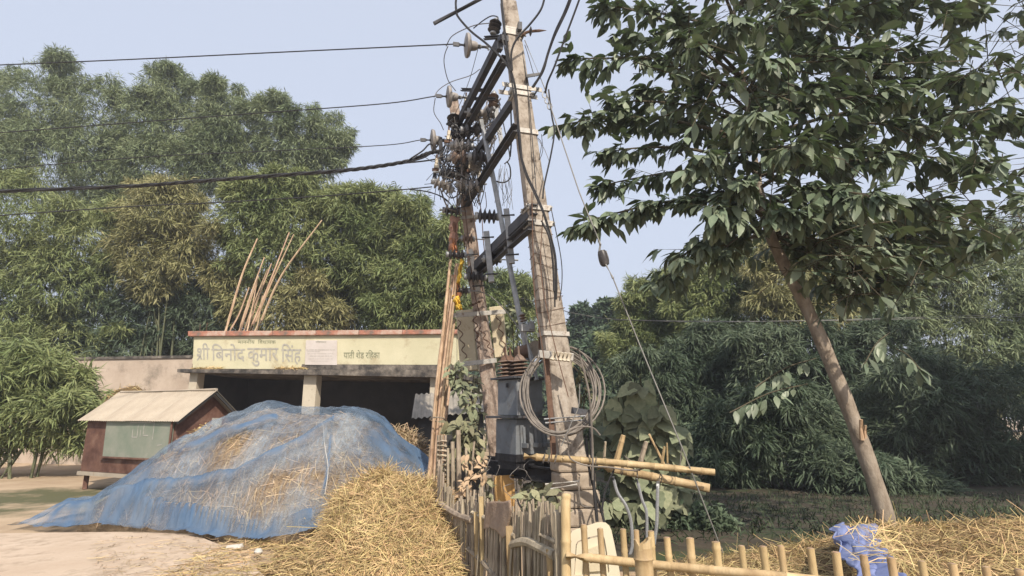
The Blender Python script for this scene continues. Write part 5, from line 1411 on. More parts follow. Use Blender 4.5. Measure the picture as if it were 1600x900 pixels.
for (pts, r) in (([(684, 783), (700, 796), (718, 806), (738, 813)], 4.6), ([(738, 801), (752, 807), (770, 812), (788, 826), (805, 838)], 3.4), ([(690, 836), (705, 856), (720, 874), (733, 890)], 3.4), ([(731, 858), (748, 872), (765, 890), (785, 915)], 4.2), ([(797, 852), (812, 847), (825, 847), (845, 856), (868, 868)], 6.5), ([(845, 836), (866, 846), (878, 852)], 3.4)):
    q = [P(x_, y_, FY(x_) - .07) for x_, y_ in pts]
    mb = MB(); mb.tube(spline(q, 4), M(q[0], r), 7); mb.build('rail', m_bam2, fence, smooth=True)
# brighter sticks
for (x_, y0) in ((752, 776), (744, 800), (797, 822), (858, 858)):
    tp = P(x_, y0, FY(x_) - .11); mb = MB(); bt = Vector((tp.x + .02, tp.y, 0)); mb.tube([bt, tp], .022 if x_ != 797 else .035, 7); mb.build('stick', m_bam, fence, smooth=True)
# corner post with its split face
bamboo([Vector((P(883, 880, 3.9).x + .0, 3.9, -.02)), P(884, 820, 3.92), P(885, 772, 3.95)], .034, .03, m_bam, 'tall pale bamboo corner post between screen and low fence', cat='post', name='corner_post')
bamboo([Vector((P(876, 880, 3.95).x - .02, 3.95, -.02)), P(871, 830, 4.0), P(868, 800, 4.05)], .022, .02, m_bam2, 'grey leaning bamboo stake beside the corner post', cat='post', name='leaning_stake')
# woven lattice and boards behind
wq = P(690, 760, 7.6); wq.z = 0
t = thing('woven_panel', 'dark woven bamboo lattice panel behind the bundle foot', 'panel', wq)
for k in range(9):
    y_ = 690 + k * 7.5; mb = MB(); mb.tube([P(684, y_ + random.uniform(-1, 1), 7.6), P(691, y_ - 1, 7.57), P(698, y_ + random.uniform(-1, 1), 7.6)], .016, 4); mb.build('cross_slat', m_bam2, t)
for x_ in (685, 690, 696):
    a = P(x_, 680, 7.62); mb = MB(); mb.tube([Vector((a.x, a.y, 0)), a], .02, 5); mb.build('upright', m_bam2, t)
for (x0, y0, x1, y1, r, lab) in ((707, 690, 711, 775, .03, 'pale stake standing behind the screen below the vine'), (716, 672, 720, 778, .035, 'dark stake standing behind the screen'), (728, 700, 734, 778, .02, 'thin stake behind the screen near the vine'), (741, 690, 728, 775, .015, 'thin crossed stick behind the screen'), (752, 730, 757, 780, .02, 'short stick right of the vine behind the screen'), (700, 700, 702, 775, .02, 'stick beside the woven panel')):
    a = P(x0, y0, 7.4); b = P(x1, y1, 7.4); b.z = 0
    bamboo([b, a], r, r * .8, m_bam2, lab, cat='stake', name='stake', n=6)
mb = MB(); q = [P(777, 785, 8.6), P(808, 785, 8.6), P(803, 742, 8.6), P(771, 744, 8.6)]; bk = Vector((0, .05, 0)); z0 = [Vector((p.x, p.y, 0)) for p in q[:2]]
mb.hexa([z0[0], z0[1], z0[1] + bk, z0[0] + bk, q[3], q[2], q[2] + bk, q[3] + bk]); mb.build('ochre_board', m_ply, label='ochre wooden board standing under the transformer', cat='board')
# sack hung on the screen
sk = [[(762, 786), (771, 783.5), (779, 783), (788, 784), (798, 781)], [(760, 796), (770, 796), (779, 797), (788, 797), (800, 797)], [(759, 809), (769, 811), (778, 811), (787, 812), (798, 811)], [(757, 818), (767, 821), (777, 822), (786, 828), (795, 823)], [(757, 826), (767, 824), (777, 829), (787, 841), (796, 834)]]
vs = []; fs = []
for j, row in enumerate(sk):
    for i_, (x_, y_) in enumerate(row):
        vs.append(P(x_, y_, FY(x_) - .16 - .03 * math.sin(i_ * 2.2 + j * .8)))
for j in range(4):
    for i_ in range(4):
        fs.append((j * 5 + i_, j * 5 + i_ + 1, (j + 1) * 5 + i_ + 1, (j + 1) * 5 + i_))
mb = MB(); mb.add(vs, fs); o = mb.build('sack_cloth', m_sack, smooth=True, label='brown sackcloth hung over the bamboo screen', cat='cloth')
sm = o.modifiers.new('sub', 'SUBSURF'); sm.levels = 2; sm.render_levels = 2; sm.subdivision_type = 'SIMPLE'
so_ = o.modifiers.new('thickness', 'SOLIDIFY'); so_.thickness = .012

# ================================================================ LOW BAMBOO FENCE
def LY(px): return float(np.interp(px, [885, 1200, 1700], [3.9, 3.3, 2.9]))
fq = P(1050, 880, LY(1050))
lf = thing('low_bamboo_fence', 'low fence of freshly cut bamboo stakes and rail at front right', 'fence', Vector((fq.x, fq.y, 0)))
stk = [(912, 820, 10), (937.5, 826, 10), (973.4, 827, 10), (994, 828.5, 9), (1017, 830, 10.5), (1042, 840, 11), (1078, 841, 13), (1118.5, 847, 13.5), (1158, 853, 11), (1192, 854, 12.5), (1220, 853.5, 11), (1266, 857, 12.5), (1306, 863, 13.5), (1349, 868, 12), (1392, 872, 13), (1440, 877, 12), (1488, 881, 13), (1540, 886, 12), (1592, 890, 13)]
for (x_, y_, wd) in stk:
    Y = LY(x_) + .06; tp = P(x_, y_, Y); r = M(tp, wd / 2); bt = Vector((tp.x + random.uniform(-.015, .015) + .03, tp.y + random.uniform(-.03, .03), -.03))
    o = bamboo([bt, tp], r * 1.05, r * .95, m_bam, parent=lf, name='stake', n=10, node=.3)
    mb = MB(); mb.lathe([(r * .72, 0), (r * .7, .002)], tp + Vector((0, 0, .001)), (0, 0, 1), 10); mb.build('hollow_end', m_bam3, o)
rl = [P(886, 868, LY(886) - .03), P(1000, 880, LY(1000) + .03), P(1100, 890, LY(1100) + .0), P(1200, 899, LY(1200) - .02), P(1320, 911, LY(1320)), P(1500, 928, LY(1500)), P(1640, 940, LY(1640))]
bamboo(rl, .026, .022, m_bam, parent=lf, name='rail', n=10, node=.34)
tp = P(1004, 846, 3.36); r = M(tp, 14)
pts = [Vector((tp.x + .02, tp.y, -.03)), tp - Vector((0, 0, .03))]
bamboo(pts, r * 1.04, r, m_bam, parent=lf, name='post', n=14, node=.33)
mb = MB(); vs = []; n = 14
for k in range(n):
    t_ = 2 * PI * k / n; j = .016 * math.sin(k * 1.1) + random.uniform(-.012, .012)
    vs += [tp + Vector((r * math.cos(t_), r * math.sin(t_), -.04)), tp + Vector((r * math.cos(t_), r * math.sin(t_), j)), tp + Vector((r * .75 * math.cos(t_), r * .75 * math.sin(t_), j)), tp + Vector((r * .75 * math.cos(t_), r * .75 * math.sin(t_), -.06))]
mb.add(vs, [(k * 4 + e, ((k + 1) % n) * 4 + e, ((k + 1) % n) * 4 + e + 1, k * 4 + e + 1) for k in range(n) for e in range(3)])
mb.build('broken_rim', m_bam, lf)

# cream plastic panel behind the fence
def cq(x_, y_, Y=4.55): return P(x_, y_, Y)
ct = thing('cream_lid', 'cream plastic lid with rounded corner and recessed window behind the low fence', 'plastic lid', Vector((cq(930, 900).x, 4.55, 0)))
ol = [(886, 905), (890, 838), (893, 830), (905, 825), (930, 817), (943, 815), (950, 818), (955, 827), (960, 850), (966, 880), (970, 905)]
il = [(897, 898), (900, 850), (903, 845), (925, 838), (940, 835), (944, 838), (948, 860), (952, 890), (952, 896)]
def ring(ol, il, Y0, Y1):
    import itertools
    mb = MB(); k = 40
    def resample(l):
        l = l + [l[0]]; d = [0]
        for a, b in zip(l[:-1], l[1:]): d.append(d[-1] + math.hypot(b[0] - a[0], b[1] - a[1]))
        return [(float(np.interp(d[-1] * j / k, d, [q[0] for q in l])), float(np.interp(d[-1] * j / k, d, [q[1] for q in l]))) for j in range(k)]
    o_, i_ = resample(ol), resample(il)
    vs = [cq(*p, Y0) for p in o_] + [cq(*p, Y0) for p in i_] + [cq(*p, Y1) + (cq(*p, Y0) - cq(*p, Y1)) * 0 for p in o_] + [cq(*p, Y1) for p in i_]
    fs = []
    for j in range(k):
        n_ = (j + 1) % k
        fs += [(j, k + j, k + n_, n_), (j, n_, 2 * k + n_, 2 * k + j), (k + j, 3 * k + j, 3 * k + n_, k + n_)]
    mb.add(vs, fs); return mb
ring(ol, il, 4.5, 4.62).build('rim', m_plastic, ct)
mb = MB(); mb.add([cq(*p, 4.56) for p in il], [tuple(range(len(il)))]); mb.v = [p + Vector((0, -.045, 0)) for p in mb.v]; mb.build('recess', m_plastic, ct)
i2 = [(912, 894), (914, 860), (935, 852), (940, 870), (943, 892)]
mb = MB(); mb.add([cq(*p, 4.515) for p in i2] + [cq(*p, 4.49) for p in i2], [(5, 6, 7, 8, 9)] + [(k, (k + 1) % 5, 5 + (k + 1) % 5, 5 + k) for k in range(5)]); mb.build('inset', m_cream, ct)

# ================================================================ RIGHT STRAW HEAP AND BLUE TARP
silR = [(930, 905), (1010, 896), (1060, 882), (1100, 872), (1150, 862), (1200, 852), (1240, 846), (1280, 838), (1320, 832), (1360, 826), (1400, 820), (1450, 812), (1520, 806), (1600, 800), (1720, 800)]
YH = 6.0
hX = [P(x_, y_, YH).x for x_, y_ in silR]; hZ = [max(.02, P(x_, y_ + 7, YH).z - .02) for x_, y_ in silR]
def heap_h(x_, y_):
    r = float(np.interp(x_ * YH / y_ if y_ < YH else x_, hX, hZ, left=0, right=0))
    t_ = 1 - (YH - y_) / 2.1 if y_ <= YH else 1 - (y_ - YH) / 1.7
    if t_ <= 0: return -.4
    return r * math.sin(t_ * PI / 2) ** .8 + .05 * noise.noise(Vector((x_ * 2.5, y_ * 2.5, 4))) * t_ - (.36 * (1 - t_) if y_ > YH else .03)
RV, RF = heap_grid(hX[0], hX[-1], 3.95, 7.7, 90, 50, heap_h)
hp = np_mesh('straw_heap', RV, RF, m_strawbed, smooth=True); tag(hp, 'low straw heap behind the cut bamboo fence at the tree foot', 'straw heap')
p_, n_ = sample_surface(RV, RF, 24000, -.1)
V, F = strands(p_, n_, .2, .55, .0055, lie=.87, drop=.4, curl=.5)
s_ = np_mesh('straw_strands', V, F, m_straw, hp); s_['kind'] = 'stuff'
p_, n_ = sample_surface(RV, RF, 260, .1); V, F = strands(p_, n_, .3, .55, .007, lie=.35, drop=.8, curl=.9); s_ = np_mesh('long_straw', V, F, m_straw, hp); s_['kind'] = 'stuff'
q = P(1386, 850, 7.0)
tuft('straw_tuft', 'straw bunched round the foot of the leaning tree', 'straw heap', Vector((q.x + .12, 6.9, .02)), .7, .5, .34, 1500, m_strawbed, m_straw, lie=.6)
cl = [[(1293, 838), (1308, 833), (1325, 836), (1345, 832), (1366, 835)], [(1292, 850), (1310, 847), (1330, 845), (1350, 848), (1366, 847)], [(1303, 866), (1318, 863), (1335, 861), (1354, 865), (1374, 868)], [(1310, 885), (1328, 881), (1342, 881), (1362, 880), (1384, 888)], [(1326, 906), (1337, 905), (1354, 902), (1370, 906), (1396, 906)], [(1326, 935), (1340, 935), (1358, 935), (1376, 935), (1408, 935)]]
DY = (5.75, 5.2, 4.8, 4.45, 4.2, 4.0)
NC = 44
cu_, cv_ = np.linspace(0, 4, NC), np.linspace(0, 5, NC)
ctl = np.array([[list(P(x_, y_, DY[j])) for (x_, y_) in row] for j, row in enumerate(cl)])
vs = []; fs = []
for v_ in cv_:
    for u_ in cu_:
        j0 = min(4, int(v_)); i0 = min(3, int(u_)); fv, fu = v_ - j0, u_ - i0
        p = (ctl[j0, i0] * (1 - fu) + ctl[j0, i0 + 1] * fu) * (1 - fv) + (ctl[j0 + 1, i0] * (1 - fu) + ctl[j0 + 1, i0 + 1] * fu) * fv
        q = Vector((u_ * .8, v_ * .7, 4.0)); wn = noise.noise(q * .9)
        fold = .045 * math.sin(u_ * 2.6 + v_ * 1.5 + 4 * wn) + .05 * (.3 - abs(noise.noise(q * 1.9))) + .02 * (.3 - abs(noise.noise(q * 4.3)))
        ed = .05 * noise.noise(Vector((v_ * 1.7, u_ * 1.7, 9.0)))
        vs.append(Vector(p) + Vector((ed, -fold * .75 - .07, fold * .6 + ed * .4 + .075)))
for j in range(NC - 1):
    for i_ in range(NC - 1): fs.append((j * NC + i_, j * NC + i_ + 1, (j + 1) * NC + i_ + 1, (j + 1) * NC + i_))
mb = MB(); mb.add(vs, fs); o = mb.build('blue_tarp', m_blue, smooth=True, label='crumpled violet blue cloth lying on the right straw heap', cat='cloth')
so_ = o.modifiers.new('thickness', 'SOLIDIFY'); so_.thickness = .008
# straw fallen over the right edge of the cloth
n = 70; pos = []
for k in range(n):
    v_ = random.uniform(.2, 4); u_ = random.uniform(3.3, 4.4) if k % 6 else random.uniform(0, 4)
    j0 = min(4, int(v_)); pos.append(list(Vector(ctl[j0, min(4, int(u_))]).lerp(Vector(ctl[j0 + 1, min(4, int(u_))]), v_ - j0) + Vector((random.uniform(-.06, .12), -.15, .12))))
V, F = strands(np.array(pos), np.tile([[0, -.6, .8]], (n, 1)), .15, .45, .006, lie=.9, drop=.4, curl=.6)
o = np_mesh('straw_litter', V, F, m_straw); o['kind'] = 'stuff'; o['label'] = 'straw fallen over the violet blue cloth'; o['category'] = 'straw'
# ================================================================ BAMBOO GROVES
bamboo_clump('tallest feathery bamboo at the left, its crown above the twisted cable', [(255, 150, 42, 40), (222, 200, 50, 55), (285, 205, 60, 60), (255, 270, 80, 60), (225, 340, 60, 60), (262, 122, 18, 16)], 30, m_bl_back, 250, per=1.0)
bamboo_clump('tall grey green bamboo crown in the middle of the left skyline', [(345, 175, 40, 40), (365, 215, 58, 50), (330, 250, 60, 55), (390, 270, 60, 45), (335, 142, 12, 14)], 29, m_bl_back, 350, per=1.0)
bamboo_clump('bamboo crown leaning right over the gap beside the left wires', [(430, 190, 36, 30), (475, 215, 42, 40), (510, 225, 34, 34), (455, 250, 50, 34), (495, 262, 30, 22), (428, 165, 14, 14), (525, 235, 20, 20)], 28, m_bl_back, 440, per=1.0)
bamboo_clump('tall bamboo crown at the far left edge of the view', [(140, 190, 70, 60), (60, 170, 70, 70), (100, 260, 110, 70), (-20, 220, 80, 90), (170, 300, 60, 60)], 30, m_bl_back, 90, per=.9)
bamboo_clump('yellowish drooping bamboo above the pale wall at left', [(250, 335, 62, 42), (225, 385, 50, 45), (285, 380, 45, 40), (240, 440, 46, 35), (260, 305, 40, 18)], 23.5, m_bl_dry, 240, per=1.2)
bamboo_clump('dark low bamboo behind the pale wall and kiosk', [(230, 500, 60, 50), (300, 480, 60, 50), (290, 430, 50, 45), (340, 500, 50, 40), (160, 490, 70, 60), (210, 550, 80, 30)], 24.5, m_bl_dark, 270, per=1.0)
bamboo_clump('olive bamboo rising behind the standing poles', [(420, 310, 60, 40), (385, 350, 55, 50), (455, 355, 55, 50), (415, 400, 60, 45), (445, 290, 34, 22)], 23.5, m_bl_front, 420, per=1.2)
bamboo_clump('low straw coloured bamboo tuft behind the pole cluster', [(375, 460, 36, 45), (480, 470, 42, 40), (500, 500, 40, 26), (440, 495, 50, 30), (345, 430, 30, 30)], 23.8, m_bl_dry, 430, per=1.2)
bamboo_clump('dense green bamboo above the right half of the shelter', [(550, 345, 60, 45), (610, 360, 60, 50), (585, 310, 40, 20), (530, 400, 55, 50), (590, 420, 60, 50), (520, 330, 34, 30)], 24, m_bl_front, 570, per=1.2)
bamboo_clump('bamboo between the shelter roof end and the crowded pole', [(665, 385, 45, 55), (650, 440, 55, 50), (690, 430, 40, 60), (640, 350, 35, 30), (700, 490, 50, 40), (620, 490, 50, 34)], 23, m_bl_front, 650, per=1.2)
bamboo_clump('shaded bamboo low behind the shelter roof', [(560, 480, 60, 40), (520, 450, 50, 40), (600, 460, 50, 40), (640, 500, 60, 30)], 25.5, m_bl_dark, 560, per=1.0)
bamboo_clump('small feathery bamboo seen between the two concrete poles', [(790, 470, 36, 30), (760, 500, 50, 40), (810, 455, 18, 16), (800, 520, 50, 40), (770, 455, 30, 22)], 27, m_bl_front, 780, per=1.0)
bamboo_clump('bamboo mass at the far left beside the pale wall', [(120, 380, 80, 60), (30, 370, 90, 80), (100, 450, 90, 60), (-30, 460, 90, 90), (20, 530, 100, 60), (110, 540, 80, 40)], 24, m_bl_front, 60, per=.9)
# right side
def broad_tree_far(label, lobes, Y, mat_, base_px):
    return bamboo_clump(label, lobes, Y, mat_, base_px, per=1.1, culms=4, group='trees beyond the field', name='far_tree', cat='tree', ln=(.3, .5), wd=.2, k=4)
broad_tree_far('blue green round tree far off right of the taller pole', [(915, 500, 22, 18), (925, 520, 32, 24), (905, 540, 26, 30), (938, 490, 16, 12)], 44, m_far, 915)
broad_tree_far('second far tree with rounded top left of the guy wire', [(960, 490, 24, 18), (970, 515, 36, 30), (950, 550, 40, 40), (985, 550, 40, 40)], 40, m_far, 965)
broad_tree_far('low far tree at the foot of the right grove', [(900, 590, 40, 40), (930, 570, 40, 40), (920, 640, 60, 40)], 36, m_far, 910)
GR = 'bamboo clumps of the right grove'
bamboo_clump('arching bamboo at the left end of the right grove', [(1010, 505, 52, 45), (1035, 480, 50, 40), (1005, 560, 60, 50), (1050, 545, 55, 50), (975, 540, 30, 35), (1005, 475, 26, 14), (1062, 450, 40, 24)], 27, m_bl_front, 1010, group=GR, per=1.1)
bamboo_clump('pale topped bamboo under the leafy tree crown', [(1105, 455, 55, 40), (1150, 440, 55, 45), (1110, 510, 60, 50), (1170, 500, 60, 50), (1085, 445, 40, 22)], 25, m_bl_front, 1120, group=GR, per=1.1)
bamboo_clump('dry yellowish bamboo behind the upper tree trunk', [(1240, 440, 60, 50), (1215, 480, 55, 40), (1275, 480, 55, 45), (1230, 395, 50, 45)], 23, m_bl_dry, 1240, group=GR, per=1.1)
bamboo_clump('tall bamboo right of the leaning trunk', [(1330, 420, 70, 60), (1390, 450, 70, 60), (1350, 500, 70, 55), (1300, 380, 60, 40), (1420, 380, 60, 60)], 23.5, m_bl_back, 1350, group=GR, per=1.0)
bamboo_clump('bamboo mass at the right edge of the view', [(1480, 430, 80, 80), (1560, 460, 80, 90), (1500, 540, 90, 70), (1600, 560, 90, 80), (1640, 440, 60, 90)], 23, m_bl_back, 1540, group=GR, per=.9)
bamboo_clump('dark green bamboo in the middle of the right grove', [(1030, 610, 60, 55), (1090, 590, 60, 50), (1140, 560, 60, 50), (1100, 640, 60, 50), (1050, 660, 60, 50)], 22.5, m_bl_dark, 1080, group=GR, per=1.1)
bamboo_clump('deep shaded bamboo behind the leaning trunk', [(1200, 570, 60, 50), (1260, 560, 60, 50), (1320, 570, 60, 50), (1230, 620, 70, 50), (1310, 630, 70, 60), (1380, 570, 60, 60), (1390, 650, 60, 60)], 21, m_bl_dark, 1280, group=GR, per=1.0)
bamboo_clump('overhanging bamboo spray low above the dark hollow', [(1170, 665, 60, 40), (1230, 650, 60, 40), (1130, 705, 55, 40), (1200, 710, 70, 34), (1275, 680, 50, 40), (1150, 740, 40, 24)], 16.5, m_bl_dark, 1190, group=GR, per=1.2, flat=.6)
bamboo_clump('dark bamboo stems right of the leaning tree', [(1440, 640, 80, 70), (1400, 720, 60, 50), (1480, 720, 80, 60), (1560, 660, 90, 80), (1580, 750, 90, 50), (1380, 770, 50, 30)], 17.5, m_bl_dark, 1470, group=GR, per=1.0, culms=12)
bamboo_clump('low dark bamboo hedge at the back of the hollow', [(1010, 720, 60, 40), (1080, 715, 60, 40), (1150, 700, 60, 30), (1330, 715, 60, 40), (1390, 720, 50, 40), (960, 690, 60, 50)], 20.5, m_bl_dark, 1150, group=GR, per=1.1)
bamboo_clump('tall bamboo closing the right side of the hollow beyond the leafy tree', [(1760, 560, 110, 90), (1780, 400, 110, 100), (1840, 250, 110, 100), (1900, 480, 110, 120), (1900, 120, 100, 100)], 12.5, m_bl_dark, 1820, group=GR, per=.8)  # out of view, added to cast shade on the grove and hollow
bamboo_clump('low leafy bamboo thicket before the pale wall left of the kiosk', [(60, 640, 80, 60), (-20, 650, 80, 70), (120, 665, 40, 40), (20, 590, 60, 40), (100, 610, 40, 40)], 16.5, m_bl_front, 50, per=1.0)
bamboo_clump('dark weedy bush behind the low fence at the edge of the hollow', [(1075, 824, 26, 15), (1112, 830, 26, 15), (1095, 815, 20, 12)], 9.2, m_bl_dark, 1070, per=9.0, culms=3, group='bushes in the hollow', name='bush', cat='bush', ln=(.08, .15), wd=.05, k=5)
bamboo_clump('low dark thicket under the overhanging bamboo right of the hollow', [(1330, 750, 50, 30), (1290, 735, 40, 26), (1385, 760, 40, 30), (1440, 775, 50, 26)], 15.5, m_bl_dark, 1340, group=GR, per=1.1)
# distant wood band
V, F = bamboo_leaves([(-400 + 110 * k, 610 + 10 * math.sin(k * 1.7), 90, 50 + 14 * math.sin(k * 2.3)) for k in range(24)], 62, .32, ln=(.5, .9), wd=.4, k=5)
o = np_mesh('far_woods', V, F, m_far); tag(o, 'far line of woods behind everything', 'woods', kind='stuff')
# grass and weeds in the hollow
n = 6500
gx = rng.uniform(1.2, 14, n); gy = rng.uniform(7.8, 15, n)
gz = np.array([ground_h(a, b) for a, b in zip(gx, gy)])
V, F = strands(np.stack([gx, gy, gz + .05], 1), np.tile([[0, 0, 1.]], (n, 1)), .12, .34, .016, lie=.35, drop=.3, curl=.7)
o = np_mesh('grass', V, F, m_grass); o['kind'] = 'stuff'; o['label'] = 'short grass in the shaded hollow'; o['category'] = 'grass'

# ================================================================ LEANING TREE
tree = thing('broadleaf_tree', 'large leaved tree with a smooth leaning trunk at the right', 'tree', Vector((P(1393, 850, 7.6).x, 7.6, 0)))
trk = [Vector((P(1396, 865, 7.6).x, 7.6, -.35)), P(1381, 800, 7.6), P(1345, 690, 7.65), P(1305, 585, 7.7), P(1265, 490, 7.8), P(1226, 415, 7.85), P(1203, 366, 7.9), P(1190, 310, 7.95), P(1178, 240, 8.0), P(1165, 150, 8.1), P(1150, 40, 8.2), P(1140, -60, 8.3)]
sp = spline(trk, 4); m_ = len(sp)
rad = [float(np.interp(k / (m_ - 1), [0, .08, .3, .55, .62, .75, 1], [.14, .104, .09, .072, .059, .036, .012])) for k in range(m_)]
rad = [r * (1 + .06 * math.sin(k * 1.9)) for k, r in enumerate(rad)]
mb = MB(); mb.tube(sp, rad, 10); tr_ = mb.build('trunk', m_bark, tree, smooth=True)
mb = MB(); c = P(1345, 672, 7.52); mb.tube([c - Vector((0, 0, .12)), c + Vector((-.01, -.05, .13))], [.03, .022], 7); mb.tube([c + Vector((.04, 0, -.1)), c + Vector((.05, -.03, .06))], [.022, .016], 6); mb.build('branch_stub', m_bam3, tr_)
lm1 = [leaf_mesh('leaf_broad', m_leaf1, .44, .14), leaf_mesh('leaf_narrow', m_leaf1, .38, .2), leaf_mesh('leaf_curled', m_leaf1, .42, .3)]
lms = leaf_mesh('leaf_mass', m_leaf, .43, .17)
rd = random.Random(23)
def on_trunk(py):
    best = min(sp, key=lambda q: abs(project(q)[1] - py)); return best
# branch tips in the photograph with a depth for each
tips = [(945, 8, 8.3, 95), (893, 92, 8.3, 160), (872, 196, 8.3, 210), (945, 238, 8.3, 260), (940, 290, 8.3, 290), (897, 355, 8.3, 330), (1000, 330, 8.3, 330), (1030, 440, 8.3, 370), (1065, 400, 6.8, 360), (1010, 140, 8.3, 190), (1060, 60, 6.8, 130), (1030, 190, 8.8, 230), (1090, 250, 6.2, 280), (1120, 330, 6.3, 340), (1130, 390, 7.0, 365),
        (1080, 120, 9.0, 170), (1150, 30, 6.6, 90), (1200, 90, 6.3, 150), (1250, 20, 7.0, 80), (1180, 180, 6.0, 240), (1240, 230, 6.0, 280), (1270, 140, 6.6, 190), (1230, 330, 6.5, 350), (1160, 290, 6.2, 320), (1300, 300, 6.6, 330), (1310, 200, 7.4, 250), (1330, 90, 7.0, 150), (1370, 20, 7.6, 80), (1390, 150, 6.8, 200), (1380, 250, 6.6, 290), (1375, 310, 5.9, 320), (1330, 370, 7.3, 350), (1400, 390, 7.6, 350), (1290, 395, 8.4, 365),
        (1280, 60, 9.4, 120), (1350, 150, 9.3, 190), (1320, 260, 9.2, 290), (1200, 130, 9.4, 170), (1140, 210, 9.2, 240), (1100, 300, 8.8, 320), (980, 60, 8.3, 120), (960, 160, 8.3, 200),
        (1450, 80, 7.6, 130), (1470, 200, 7.2, 240), (1460, 320, 7.4, 330), (1530, 130, 8.0, 170), (1540, 260, 7.8, 280), (1600, 190, 8.2, 220), (1520, 20, 8.2, 60), (1510, 380, 7.8, 350), (1230, -50, 7.6, 20), (1330, -60, 8.0, 10), (1100, -40, 7.6, 30), (1020, 20, 8.4, 80), (1430, -40, 8.0, 10), (1440, 400, 8.2, 360), (1370, 440, 8.4, 366), (1300, 450, 8.6, 366)]
frames = []
bm_ = MB()
for (tx0, ty0, ty_, py0) in tips:
    a = on_trunk(py0); b = P(tx0, ty0, ty_)
    L_ = (b - a).length
    mid = a.lerp(b, .5) + Vector((rd.uniform(-.1, .1), rd.uniform(-.1, .1), .10 * L_))
    bs = spline([a, a.lerp(b, .25) + (mid - a.lerp(b, .5)) * .7, mid, b.lerp(a, .2) + Vector((0, 0, .05 * L_)), b], 4)
    nb = len(bs); bm_.tube(bs, [.028 * (1 - k / nb) + .006 for k in range(nb)], 5)
    # twigs along the branch
    nt_ = max(10, int(L_ * 15))
    for k in range(nt_):
        u = rd.uniform(.22, 1.0) ** .8; i_ = min(nb - 2, int(u * (nb - 1))); q = bs[i_].lerp(bs[i_ + 1], rd.random())
        dr = (bs[i_ + 1] - bs[i_]).normalized()
        td = (dr + Vector((rd.gauss(0, .7), rd.gauss(0, .7), rd.gauss(-.05, .35)))).normalized()
        tl = rd.uniform(.15, .5) * (1 if u < .9 else .6); e = q + td * tl
        bm_.tube([q, e], [.006, .003], 3)
        for j in range(rd.randint(5, 8)):
            p = q.lerp(e, rd.uniform(.25, 1.0))
            d = (td * .8 + Vector((rd.gauss(0, .55), rd.gauss(0, .55), rd.gauss(-.55, .3)))).normalized()
            upv = Vector((rd.gauss(0, .3), rd.gauss(-.1, .3), 1))
            frames.append((p, d, upv, rd.uniform(.15, .29)))
# unseen leafy shoots above the frame, added to shade the hollow
for k in range(640):
    q = Vector((rd.uniform(4.2, 9.5), rd.uniform(5.0, 10.2), rd.uniform(8.8, 13.0)))
    td = Vector((rd.gauss(0, .8), rd.gauss(0, .8), rd.gauss(0, .3))).normalized(); e = q + td * rd.uniform(.2, .5)
    bm_.tube([q - td * .5, q, e], [.008, .006, .003], 3)
    for j in range(7):
        d = (td * .8 + Vector((rd.gauss(0, .55), rd.gauss(0, .55), rd.gauss(-.5, .3)))).normalized()
        frames.append((q.lerp(e, rd.uniform(.1, 1.0)), d, Vector((rd.gauss(0, .3), rd.gauss(-.1, .3), 1)), rd.uniform(.2, .34)))
# the inner crown: leafy shoots filling between the boughs
for k in range(620):
    x_, y_ = rd.uniform(1010, 1800), rd.uniform(-60, 460)
    if y_ > 120 + (x_ - 1010) * 1.2 and x_ < 1130: continue
    if ((x_ - 1400) / 400) ** 2 + ((y_ - 180) / 275) ** 2 > 1: continue
    Y = rd.uniform(6.3, 9.4); q = P(x_, y_, Y)
    td = Vector((rd.gauss(0, .8), rd.gauss(0, .8), rd.gauss(0, .3))).normalized(); e = q + td * rd.uniform(.2, .5)
    bm_.tube([q - td * .5, q, e], [.008, .006, .003], 3)
    for j in range(rd.randint(5, 8)):
        d = (td * .8 + Vector((rd.gauss(0, .55), rd.gauss(0, .55), rd.gauss(-.5, .3)))).normalized()
        frames.append((q.lerp(e, rd.uniform(.1, 1.0)), d, Vector((rd.gauss(0, .3), rd.gauss(-.1, .3), 1)), rd.uniform(.15, .28)))
for k in range(46):
    x_, y_ = rd.uniform(1255, 1430), rd.uniform(365, 480)
    Y = rd.uniform(6.9, 8.6); q = P(x_, y_, Y)
    td = Vector((rd.gauss(.3, .7), rd.gauss(0, .6), rd.gauss(-.1, .3))).normalized(); e = q + td * rd.uniform(.2, .45)
    bm_.tube([q - td * .4, q, e], [.008, .006, .003], 3)
    for j in range(rd.randint(4, 7)):
        d = (td * .8 + Vector((rd.gauss(0, .55), rd.gauss(0, .55), rd.gauss(-.5, .3)))).normalized()
        frames.append((q.lerp(e, rd.uniform(.1, 1.0)), d, Vector((rd.gauss(0, .3), rd.gauss(-.3, .3), 1)), rd.uniform(.15, .26)))
bm_.build('branches', m_twig, tree)
